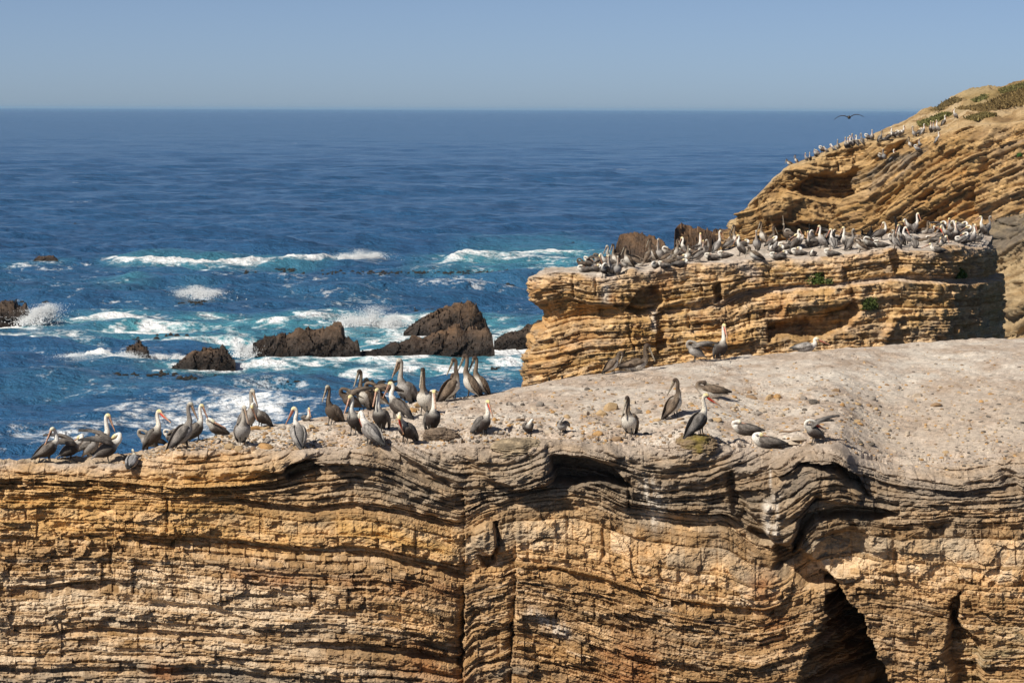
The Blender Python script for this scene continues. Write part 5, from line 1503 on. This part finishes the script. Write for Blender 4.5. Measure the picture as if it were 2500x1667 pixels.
    # folded wings: long tear-shaped shells over the flanks, darker flight feathers at the tip
    wings = []
    for sd in (-1, 1):
        nu, nv = (14, 10) if lo else (26, 16)
        u = np.linspace(0, 1, nu); ph = np.linspace(0, 2 * np.pi, nv, endpoint=False)
        s = .165 - .62 * u
        hh = (.088 * np.clip(np.sin(np.pi * (u ** .72) * .93 + .12), 0, 1) ** .8 + .012) * (1 - .35 * u) * k
        yb = np.interp(u, [0, .15, .4, .7, 1], [.105, .140, .148, .105, .030]) * k * fat
        cc = np.interp(u, [0, .3, .7, 1], [.055, .055, .055, .045])
        v = np.cos(ph); th = np.sin(ph)
        thick = np.interp(u, [0, .2, .7, 1], [.018, .026, .020, .006])
        Yy = yb[:, None] - .060 * np.clip(v, 0, 1)[None] ** 2 * (1 - .2 * u[:, None]) - .022 * np.clip(-v, 0, 1)[None] ** 2 + thick[:, None] * th[None]
        Cc = cc[:, None] + hh[:, None] * v[None] 
        Ss = s[:, None] + .018 * np.sin(v * 9 + 1)[None] * u[:, None] + 0 * Cc - .03 * (1 - np.abs(v))[None] * 0
        # feather tracts: shallow overlapping rows
        row = (u[:, None] * 7 + .6 * v[None] * 1.5); Yy = Yy + .011 * (row - np.floor(row)) * (th[None] > 0)
        p = np.stack([Ss, Yy, Cc], -1)                              # trunk frame: along, side, up
        if wing > 0:
            amt = wing if sd * flip > 0 else wing * .75
            o = np.array((.15, .11, .05)); q = p - o
            a1 = R(62) * amt; q = np.stack([q[..., 0], q[..., 1] * math.cos(a1) - q[..., 2] * math.sin(a1), q[..., 1] * math.sin(a1) + q[..., 2] * math.cos(a1)], -1)
            a2 = R(-58) * amt; q = np.stack([q[..., 0] * math.cos(a2) - q[..., 2] * math.sin(a2) * 1.0, q[..., 1], q[..., 0] * math.sin(a2) + q[..., 2] * math.cos(a2)], -1)
            a3 = R(-26) * amt; q = np.stack([q[..., 0] * math.cos(a3) - q[..., 1] * math.sin(a3), q[..., 0] * math.sin(a3) + q[..., 1] * math.cos(a3), q[..., 2]], -1)
            p = q * np.array((1.12, 1, 1.3)) + o
        W = np.stack([p[..., 0] * ca - p[..., 2] * sa, sd * p[..., 1], hz + p[..., 0] * sa + p[..., 2] * ca], -1)
        fl = np.clip(sstep(.55, .85, u)[:, None] + sstep(.35, .95, -v)[None] * sstep(.2, .4, u)[:, None] * .9, 0, 1)
        stripe = (hsh(np.floor(row * 1.0) + 0 * v[None], np.floor(v[None] * 6 + 20) + 0 * row, sd + 3, 5) - .5) * .95
        C = lerp3(np.array(S['wing']), np.array(S['flight']), fl) * (1 + stripe[..., None])
        idx = np.arange(nu * nv).reshape(nu, nv); nx = np.roll(idx, -1, 1)
        F = np.stack([idx[:-1], nx[:-1], nx[1:], idx[1:]], -1).reshape(-1, 4)
        if sd < 0: F = F[:, ::-1]
        V = W.reshape(-1, 3); V = np.concatenate([V, W[:1].mean(1), W[-1:].mean(1)]); C = np.concatenate([C.reshape(-1, 3), C[0, :1], C[-1, :1]])
        e0 = np.stack([nx[0], idx[0], np.full(nv, nu * nv)], -1); e1 = np.stack([idx[-1], nx[-1], np.full(nv, nu * nv + 1)], -1)
        T = np.concatenate([F[:, [0, 1, 2]], F[:, [0, 2, 3]], e0, e1])
        wings.append(mesh_raw('wing', V, T, {'Col': np.clip(C, .004, .85)}, M_FEATHER, True))
    # eyes
    hd = np.array(ntop[-2][:3]) * .45 + face * .55
    eyes = [hd + sidev * sd * .034 + upv * .010 for sd in (-1, 1)]
    return dict(body=body, bill=bill, pouch=pouch, wings=wings, eyes=eyes, drop=(0 if pose not in ('sleep', 'lie', 'liehigh') else .0))

_eye = None
def eye_mesh():
    global _eye
    if _eye is None:
        v, f = ico(1)
        _eye = mesh_raw('eye', v * .0085, f, {'Col': np.full((len(v), 3), .02)}, M_BILL, True)
    return _eye

BIRDS = 0
def assemble(kind, label, cat, group, bm, loc, heading, scale, eyes=True):
    root = bpy.data.objects.new(kind, None); COL.objects.link(root)
    root.empty_display_size = .2
    root.location = loc; root.rotation_euler = (0, 0, R(heading)); root.scale = (scale,) * 3
    tag(root, label, cat, group)
    link('body', bm['body'], root)
    b = link('bill', bm['bill'], root)
    if bm['pouch']: link('pouch', bm['pouch'], b)
    for w in bm['wings']: link('wing', w, root)
    if eyes:
        for e in bm['eyes']: link('eye', eye_mesh(), root, Vector(e))
    return root

def place(obj, X, Y, D=None):
    if D is None:
        p = hit(obj, X, Y)
        if p is not None: return p
        return None
    q = P(X, Y, D)
    return drop(obj, float(q[0]), float(q[1]))

G1 = 'seabirds on the near shelf'
# X, Y of the feet, distance (None = where the line of sight meets the shelf), scheme, pose, heading, head turn, wing lift, scale, label
NEAR = [
    (118, 1128, None, 'adult', 'back', 25, 20, 0, .95, 'pelican looking back over its shoulder, first bird at the left end of the shelf'),
    (172, 1126, None, 'adult', 'preen', 15, -60, .8, .95, 'grey pelican lifting both wings to preen, second from the left end'),
    (222, 1118, 71.4, 'sub', 'breast', 330, 0, .3, .9, 'half-hidden pelican with bill on its breast behind the two wing-lifting birds'),
    (262, 1130, None, 'adult', 'preen', 10, -40, .9, 1.05, 'large grey pelican with raised wing, just left of the small gull'),
    (250, 1112, 71.9, 'adult', 'tall', 350, 0, .1, .98, 'white-necked pelican rearing behind the large wing-raising pelican'),
    (376, 1092, None, 'red', 'alert', 335, -5, 0, .98, 'pelican with scarlet pouch and pink bill pointing right, left part of the rim'),
    (362, 1086, 72.9, 'sub', 'preen', 190, 0, .2, .85, 'grey pelican hidden behind the scarlet-pouched bird of the left group'),
    (418, 1088, None, 'adult', 'preen', 170, 30, .9, .62, 'low crouching pelican with one wing up between two standing pelicans'),
    (450, 1092, None, 'sub', 'tall', 20, -20, .12, 1.0, 'tall grey pelican with dark bill, head above its neighbours on the left'),
    (480, 1078, None, 'adult', 'tall', 5, -10, .1, .86, 'pale-necked pelican with bill straight down beside the tall grey one'),
    (528, 1068, 73.6, 'adult', 'preen', 205, -40, 0, .82, 'dark-bellied pelican twisting its white neck to preen on the left rim'),
    (592, 1086, None, 'sub', 'rest', 285, 20, 0, .98, 'mottled pale-bellied pelican facing the viewer near a flat orange slab'),
    (606, 1052, 74.0, 'sub', 'tall', 320, 0, .05, 1.02, 'tall grey-brown pelican standing behind the mottled pale-bellied one'),
    (638, 1044, None, 'adult', 'breast', 215, 10, 0, .84, 'pelican curling its neck over its back on an orange slab'),
    (727, 1092, None, 'light', 'rest', 110, 70, 0, .98, 'silver pelican seen from behind with white neck, alone on the rim'),
    (748, 1034, 75.3, 'red', 'liehigh', 300, 0, 0, .55, 'cream head with scarlet pouch peeping over the ridge behind the silver pelican'),
    (811, 1036, None, 'brown', 'tall', 220, 0, .1, .92, 'ruffled dark brown pelican with pale head on the skyline'),
    (866, 1060, None, 'adult', 'rest', 240, -15, 0, .98, 'dark-bellied pelican with cream head, left of the silver bird on the rim'),
    (856, 1016, 76.2, 'brown', 'preen', 195, 0, .8, .98, 'brown pelican with drooping open wing on the skyline'),
    (888, 1004, 76.6, 'juv', 'tall', 230, -10, .05, 1.0, 'young pelican with blackish head rising between two brown birds'),
    (920, 1000, 77.0, 'juv', 'preen', 160, 30, .7, 1.05, 'brown young pelican with big lifted wing and white flank'),
    (905, 1088, None, 'light', 'breast', 150, -15, 0, 1.05, 'silver-winged pelican bending its white neck, standing over the dark crack'),
    (928, 1052, None, 'adult', 'tall', 250, -15, .08, .98, 'cream-headed pelican with straight bill behind the silver-winged one'),
    (968, 1022, None, 'adult', 'rest', 165, 10, .2, .95, 'grey pelican turned sideways in the middle of the crowd'),
    (988, 1006, 77.4, 'sub', 'tall', 225, -20, .1, 1.15, 'pelican stretching its bill wide to the side above the crowd'),
    (992, 1082, None, 'red', 'breast', 230, 20, 0, 1.0, 'dark-bellied pelican on big webbed feet curling its neck left'),
    (1056, 1056, None, 'red', 'tall', 285, 0, .05, .98, 'scarlet-throated pelican facing the viewer beside its long shadow'),
    (1038, 1012, None, 'juv', 'tall', 250, 0, 0, 1.12, 'dark-headed young pelican just behind the scarlet-throated one'),
    (1070, 990, 78.6, 'adult', 'sleep', 200, 0, 0, .8, 'cream-headed pelican resting low behind the scarlet-throated one'),
    (1104, 978, None, 'juv', 'tall', 20, 170, .1, 1.05, 'young brown pelican with white breast looking back left on the ridge'),
    (1150, 970, None, 'juv', 'tall', 175, 0, 0, 1.08, 'tallest young pelican on the ridge, brown back and white flank'),
    (1172, 962, 79.4, 'juv', 'tall', 200, 0, 0, 1.0, 'young pelican half-hidden behind the tallest young one'),
    (1095, 975, 79.2, 'juv', 'rest', 330, 0, 0, .95, 'dark young head peering over the ridge left of the tall young pair'),
    (1180, 1064, None, 'red', 'rest', 325, -15, .1, .90, 'grey mottled pelican stepping alone right of the crowd, bill down'),
    (1290, 1062, None, 'adult', 'preen', 280, 0, .2, .62, 'small hunched preening pelican above the cave, left one of a pair'),
    (1372, 1059, None, 'sub', 'preen', 250, 40, .25, .62, 'small hunched preening pelican above the cave, right one of a pair'),
    (1536, 1064, None, 'juv', 'rest', 255, -20, .06, 1.0, 'young pelican with white belly standing alone before tan stones'),
    (1645, 1020, None, 'juv', 'rest', 25, 145, 0, 1.0, 'brown-winged young pelican next to the one on the mossy boulder'),
    (1680, 1056, 70.45, 'red', 'alert', 20, -15, .05, .98, 'scarlet-pouched pelican standing on the mossy boulder'),
    (1733, 968, None, 'juv', 'sleep', 175, 0, 0, 1.12, 'brown young pelican lying asleep in the open middle of the shelf'),
    (1818, 1060, None, 'adult', 'sleep', 170, 0, 0, .98, 'grey pelican lying flat with tucked head, upper of two sleepers'),
    (1871, 1094, None, 'adult', 'sleep', 175, 0, 0, 1.05, 'grey pelican lying flat at the rim, lower of two sleepers'),
    (1988, 1082, None, 'red', 'preen', 195, 20, .95, .88, 'dark pelican spreading a raised wing at the right end of the rim'),
    (1495, 900, None, 'juv', 'breast', 20, 0, 0, .82, 'young pelican with white belly preening on the far edge of the shelf'),
    (1552, 897, None, 'juv', 'liehigh', 10, 0, 0, 1.15, 'brown young pelican sitting with raised neck on the far edge'),
    (1698, 878, None, 'sub', 'preen', 190, 10, .7, .92, 'mottled grey pelican preening under its wing on the far edge'),
    (1760, 874, None, 'red', 'tall', 300, 0, 0, .98, 'upright scarlet-throated pelican on the far edge against the rock stack'),
    (1968, 858, None, 'light', 'lie', 355, 0, 0, .98, 'pale grey pelican lying with pink bill to the right on the far edge'),
]
for X, Y, D, sc, po, hd, tn, wg, s, lb in NEAR:
    p = place(CLIFF, X, Y, D)
    if p is None:
        p = drop(CLIFF, *[float(v) for v in P(X, Y, float(curve(BACKD1, X)) - .5)[:2]])
    if p is None: continue
    if 'mossy boulder' in lb and 'standing' in lb:
        bpy.context.view_layer.update()
        b = BOULD[0]
        loc = b.location
        ok, l, n_, _ = b.ray_cast(Vector((0.05, -.1, 9)), Vector((0, 0, -1)))
        if ok: p = loc + l
    bm = bird_meshes(sc, po, R(tn), wg, 1 if (X * 7) % 2 < 1 else -1, False, 1.14, 'stretching' in lb)
    assemble('pelican', lb, 'pelican', G1, bm, (p.x, p.y, p.z - .008), hd, s * 1.12)
# other birds of the near shelf
p = place(CLIFF, 323, 1143)
assemble('gull', 'small grey gull seen from behind on the left rim', 'gull', None, bird_meshes('gull', 'hunch', .6, 0, 1, False, 1.0), (p.x, p.y, p.z - .005), 80, .88)
for X, lb in ((1343, 'black cormorant head showing over the far edge, left one'), (1374, 'black cormorant head showing over the far edge, right one')):
    q = P(X, 925, float(curve(BACKD1, X)) + .25)
    p = drop(CLIFF, float(q[0]), float(q[1]))
    assemble('cormorant', lb, 'cormorant', 'cormorants behind the far edge of the shelf', bird_meshes('corm', 'dryup', 0, 0, 1, True), (p.x, p.y, p.z - .35), 260, 1.0)

# ------------------------------------------------------------------ colonies farther off: shared meshes
_proto = {}
def proto(sc, po, tn, wg):
    k = (sc, po, tn, wg)
    if k not in _proto: _proto[k] = bird_meshes(sc, po, R(tn), wg, 1, True, 1.1)
    return _proto[k]
PN = {'sleep': 'asleep, head tucked', 'lie': 'lying with bill out', 'liehigh': 'sitting with raised neck', 'rest': 'standing with bill down', 'tall': 'standing tall', 'preen': 'preening', 'breast': 'bowing its head', 'alert': 'standing with bill forward', 'back': 'looking back', 'sky': 'with bill raised skyward', 'hunch': 'hunched', 'dryup': 'upright'}
CN = {'adult': 'grey', 'light': 'silver', 'red': 'red-pouched', 'juv': 'young brown', 'sub': 'mottled', 'brown': 'dark brown', 'corm': 'black'}
def colony(obj, lst, where, end, group, s0, mz):
    done = {}
    for (X, Y, sc, po, hd, tn, wg, s, D) in lst:
        p = place(obj, X, Y, None)
        if p is None or (D and abs(p.y - D) > 12): p = place(obj, X, Y, D)
        if p is None: continue
        kind = 'cormorant' if sc == 'corm' else 'pelican'
        desc = '%s %s %s%s' % (CN[sc], kind, PN[po], ', wing up' if wg > .4 else '')
        o = assemble(kind, '', kind, group, proto(sc, po, tn, wg), (p.x, p.y, p.z - .008), hd, s * s0, False)
        done.setdefault(desc, []).append((X, o))
    for desc, its in done.items():
        its.sort(key=lambda a: a[0])
        for n, (X, o) in enumerate(its):
            if len(its) == 1: o['label'] = '%s %s' % (desc, where)
            else: o['label'] = '%s %s, %s from the left' % (desc, where, ordinal(n + 1))
def z4(x, y): return (1350 + x / 3.92, 500 + y / 3.92)
def z5(x, y): return (1900 + x / 3.92, 480 + y / 3.92)
def z6(x, y): return (1780 + x / 3.267, 180 + y / 3.267)
A = []
def a(f, x, y, sc, po, hd, tn=0, wg=0, s=1.0, D=None):
    X, Y = f(x, y); A.append((X, Y, sc, po, hd, tn, wg, s, D))
for t in [(275, 625, 'brown', 'preen', 200, 0, .2, .85), (345, 598, 'adult', 'preen', 160, 0, .9, .8), (300, 648, 'adult', 'sleep', 190), (405, 640, 'adult', 'sleep', 10), (440, 590, 'juv', 'preen', 190, 0, 0, .95),
          (510, 620, 'adult', 'breast', 200), (490, 690, 'adult', 'preen', 250, 0, .2), (545, 680, 'sub', 'rest', 250), (600, 590, 'juv', 'tall', 200), (618, 682, 'sub', 'rest', 270, 0, 0, .95), (640, 610, 'adult', 'sleep', 0),
          (720, 596, 'juv', 'rest', 200), (765, 570, 'corm', 'hunch', 200, 0, 0, 1.2), (850, 565, 'juv', 'sleep', 185), (905, 555, 'juv', 'alert', 30), (950, 500, 'juv', 'tall', 200), (980, 604, 'adult', 'sleep', 230, 0, 0, .9), (1020, 505, 'sub', 'tall', 240),
          (1060, 600, 'adult', 'sleep', 150, 0, 0, .85), (1130, 575, 'juv', 'sleep', 10), (1165, 525, 'juv', 'rest', 330), (1225, 590, 'adult', 'sleep', 5), (1215, 460, 'adult', 'preen', 200, 0, 0, .8), (1290, 545, 'juv', 'rest', 270, 0, 0, .85),
          (1262, 500, 'adult', 'rest', 150), (1400, 478, 'red', 'tall', 285), (1440, 455, 'red', 'rest', 260, 0, 0, .8), (1400, 545, 'sub', 'preen', 20), (1335, 490, 'adult', 'sleep', 180), (1515, 530, 'adult', 'sleep', 175), (1575, 455, 'light', 'tall', 30),
          (1640, 510, 'adult', 'sleep', 185), (1690, 430, 'sub', 'preen', 20), (1755, 400, 'juv', 'tall', 200), (1800, 485, 'adult', 'rest', 190), (1820, 400, 'adult', 'sleep', 10), (1930, 530, 'juv', 'hunch', 190, 0, 0, 1.1), (1950, 440, 'sub', 'rest', 255),
          (2010, 365, 'juv', 'tall', 210), (2085, 395, 'juv', 'rest', 15), (2150, 455, 'adult', 'sleep', 10), (2140, 525, 'adult', 'sleep', 175), (2245, 355, 'brown', 'sky', 190, 0, .3), (2320, 405, 'adult', 'preen', 20), (2320, 475, 'adult', 'sleep', 5)]:
    a(z4, *t)
for t in [(190, 495, 'light', 'preen', 20), (190, 565, 'adult', 'sleep', 180), (300, 405, 'corm', 'dryup', 260), (330, 572, 'adult', 'sleep', 250, 0, 0, .9), (420, 492, 'light', 'tall', 190), (520, 504, 'light', 'rest', 110, 70), (510, 358, 'corm', 'dryup', 20, 0, .4),
          (562, 356, 'corm', 'hunch', 20), (505, 572, 'adult', 'sleep', 170), (650, 508, 'adult', 'tall', 185), (690, 510, 'sub', 'rest', 30), (650, 392, 'juv', 'sleep', 180), (785, 535, 'juv', 'preen', 180), (855, 505, 'sub', 'lie', 5), (820, 435, 'juv', 'sleep', 175),
          (825, 356, 'corm', 'hunch', 230), (880, 350, 'corm', 'dryup', 280), (985, 415, 'adult', 'back', 10, 0, .15), (975, 488, 'adult', 'sleep', 180), (1170, 464, 'adult', 'rest', 220), (1150, 356, 'corm', 'dryup', 200, 0, 0, 1.15), (1215, 356, 'corm', 'hunch', 300),
          (1258, 358, 'adult', 'breast', 200), (1305, 358, 'light', 'tall', 340), (1305, 495, 'sub', 'hunch', 90, 0, 0, .95), (1385, 352, 'juv', 'liehigh', 330), (1440, 352, 'light', 'lie', 0, 0, 0, .9), (1465, 436, 'adult', 'sleep', 190, 0, 0, .9),
          (1520, 536, 'adult', 'lie', 180), (1565, 360, 'adult', 'preen', 30, 0, .7), (1615, 345, 'red', 'breast', 200), (1650, 392, 'red', 'rest', 230), (1700, 345, 'red', 'rest', 260), (1725, 375, 'adult', 'breast', 175), (1755, 448, 'adult', 'sleep', 180),
          (1640, 415, 'brown', 'sleep', 10), (1765, 365, 'light', 'preen', 20, 0, .7), (1800, 392, 'adult', 'preen', 10, 0, 0, .9), (1862, 345, 'light', 'rest', 300), (1860, 428, 'juv', 'rest', 260, 0, 0, .9), (1965, 375, 'adult', 'alert', 185), (2000, 368, 'sub', 'rest', 20, 0, .2), (1910, 428, 'sub', 'sleep', 20),
          (1100, 398, 'juv', 'sleep', 200, 0, 0, .8), (60, 505, 'adult', 'sleep', 185), (30, 590, 'adult', 'sleep', 20), (110, 435, 'sub', 'preen', 200)]:
    a(z5, *t)
_r = random.Random(9)
for _k in range(34):                       # the rest of the packed flock, resting in the gaps
    X = _r.uniform(1430, 2410); t_ = _r.random()
    Yf = float(np.interp(X, [1430, 1600, 1800, 2050, 2250, 2410], [662, 648, 634, 616, 606, 596])); Yb = float(np.interp(X, [1430, 1600, 1800, 2050, 2410], [652, 636, 602, 576, 580]))
    A.append((X, Yb + (Yf - Yb) * t_, _r.choice(['adult', 'adult', 'light', 'sub', 'juv', 'brown']), _r.choice(['sleep', 'sleep', 'preen', 'lie', 'rest', 'breast', 'hunch', 'back']), _r.choice([0, 20, 160, 180, 200, 250, 330]), 0, _r.choice([0, 0, 0, .6]), _r.uniform(.85, 1.0), None))
colony(STACK, [t[:8] + (110,) for t in A], 'on the rock stack', 'its seaward end', 'colony on the rock stack', .86, 0)
A = []
for t in [(480, 732, 'juv', 'hunch', 190), (535, 714, 'juv', 'rest', 200, 0, 0, .8), (615, 702, 'light', 'rest', 230, 0, 0, .8), (645, 697, 'adult', 'rest', 250, 0, 0, .8), (690, 672, 'adult', 'rest', 220, 0, 0, .8), (700, 640, 'light', 'preen', 200), (740, 632, 'adult', 'preen', 190), (775, 634, 'light', 'breast', 200, 0, 0, .8),
          (832, 618, 'light', 'breast', 160, 0, 0, .85), (868, 612, 'sub', 'rest', 250), (932, 604, 'adult', 'tall', 240), (948, 596, 'adult', 'rest', 260), (975, 582, 'light', 'rest', 200), (988, 575, 'adult', 'tall', 230), (1022, 578, 'adult', 'rest', 120, 60), (1060, 562, 'sub', 'rest', 110, 60), (1105, 538, 'adult', 'preen', 190), (1140, 534, 'light', 'rest', 260),
          (1205, 540, 'sub', 'rest', 30), (1250, 534, 'light', 'sleep', 20), (1275, 530, 'adult', 'preen', 20), (1305, 512, 'adult', 'rest', 200), (1330, 510, 'light', 'preen', 20), (1360, 510, 'light', 'preen', 30, 0, .5), (1382, 498, 'light', 'rest', 20), (1475, 508, 'sub', 'rest', 200), (1518, 494, 'adult', 'preen', 20), (1545, 488, 'light', 'rest', 30),
          (1610, 474, 'adult', 'tall', 250), (1635, 470, 'light', 'rest', 230), (1665, 468, 'light', 'tall', 200), (1660, 554, 'light', 'rest', 20), (1710, 545, 'adult', 'rest', 30), (1445, 594, 'juv', 'rest', 200), (1500, 628, 'light', 'preen', 190), (1522, 604, 'adult', 'rest', 230), (1800, 614, 'light', 'rest', 200),
          (1210, 694, 'adult', 'preen', 200), (1235, 690, 'sub', 'rest', 230), (1302, 692, 'light', 'rest', 20)]:
    a(z6, *t)
colony(HEAD, [t[:8] + (244,) for t in A], 'on the headland', 'its seaward tip', 'colony on the headland', 1.02, 0)

# ------------------------------------------------------------------ the pelican on the wing
def flyer():
    root = bpy.data.objects.new('flying_pelican', None); COL.objects.link(root)
    q = P(2073, 287, 226.0); root.location = tuple(q); root.rotation_euler = (R(4), R(-5), R(-8)); root.scale = (1.1,) * 3
    tag(root, 'dark pelican gliding over the sea with arched wings', 'pelican')
    dk = (.045, .036, .030); gy = (.06, .05, .042)
    body = [(0, .45, .02, .04, .01), (0, .32, .01, .06, .03), (0, .12, 0, .11, .10), (0, -.08, 0, .12, .12), (0, -.24, .0, .08, .08), (0, -.30, .05, .05, .055), (0, -.28, .10, .045, .05), (0, -.36, .12, .045, .045), (0, -.44, .10, .03, .03)]
    link('body', build_parts('body', [tube(body, [(gy, dk)] * 9, 26, 10)], M_FEATHER), root)
    link('bill', build_parts('bill', [tube([(0, -.42, .10, .025, .03), (0, -.58, .06, .02, .025), (0, -.76, .02, .008, .01)], [((.2, .17, .13),) * 2] * 3, 8, 8)], M_BILL), root)
    for sd in (-1, 1):
        c = []
        for t, z, ch, sw in [(0, .03, .17, 0), (.25, .14, .19, -.03), (.5, .17, .18, -.06), (.72, .10, .15, -.02), (.9, .0, .10, .05), (1.0, -.07, .03, .10)]:
            c.append((sd * (.08 + .98 * t), sw, z, ch, .034 - .016 * t))
        w = tube(c, [(dk, dk)] * 6, 22, 10, (0, 0, 1))
        link('wing', build_parts('wing', [w], M_FEATHER), root)
flyer()

# ================================================================== sea air
def haze():
    x, y0, y1, z0, z1 = 90000.0, -120.0, 46000.0, -4.0, 30.0
    v = [(-x, y0, z0), (x, y0, z0), (x, y1, z0), (-x, y1, z0), (-x, y0, z1), (x, y0, z1), (x, y1, z1), (-x, y1, z1)]
    f = [(0, 3, 2, 1), (4, 5, 6, 7), (0, 1, 5, 4), (1, 2, 6, 5), (2, 3, 7, 6), (3, 0, 4, 7)]
    me = mesh_raw('haze', np.array(v), f, None, None, False)
    m = bpy.data.materials.new('sea_air'); m.use_nodes = True
    n = m.node_tree; n.nodes.clear()
    o = n.nodes.new('ShaderNodeOutputMaterial'); pv = n.nodes.new('ShaderNodeVolumePrincipled')
    pv.inputs['Density'].default_value = HAZE_D
    pv.inputs['Color'].default_value = (.42, .70, 1.0, 1)
    pv.inputs['Anisotropy'].default_value = 0.0
    n.links.new(pv.outputs[0], o.inputs['Volume'])
    me.materials.append(m)
    ob = link('haze', me)
    ob['kind'] = 'stuff'; ob['label'] = 'thin blue sea haze over the water'; ob['category'] = 'haze'
HAZE_D = 3.0e-5
haze()
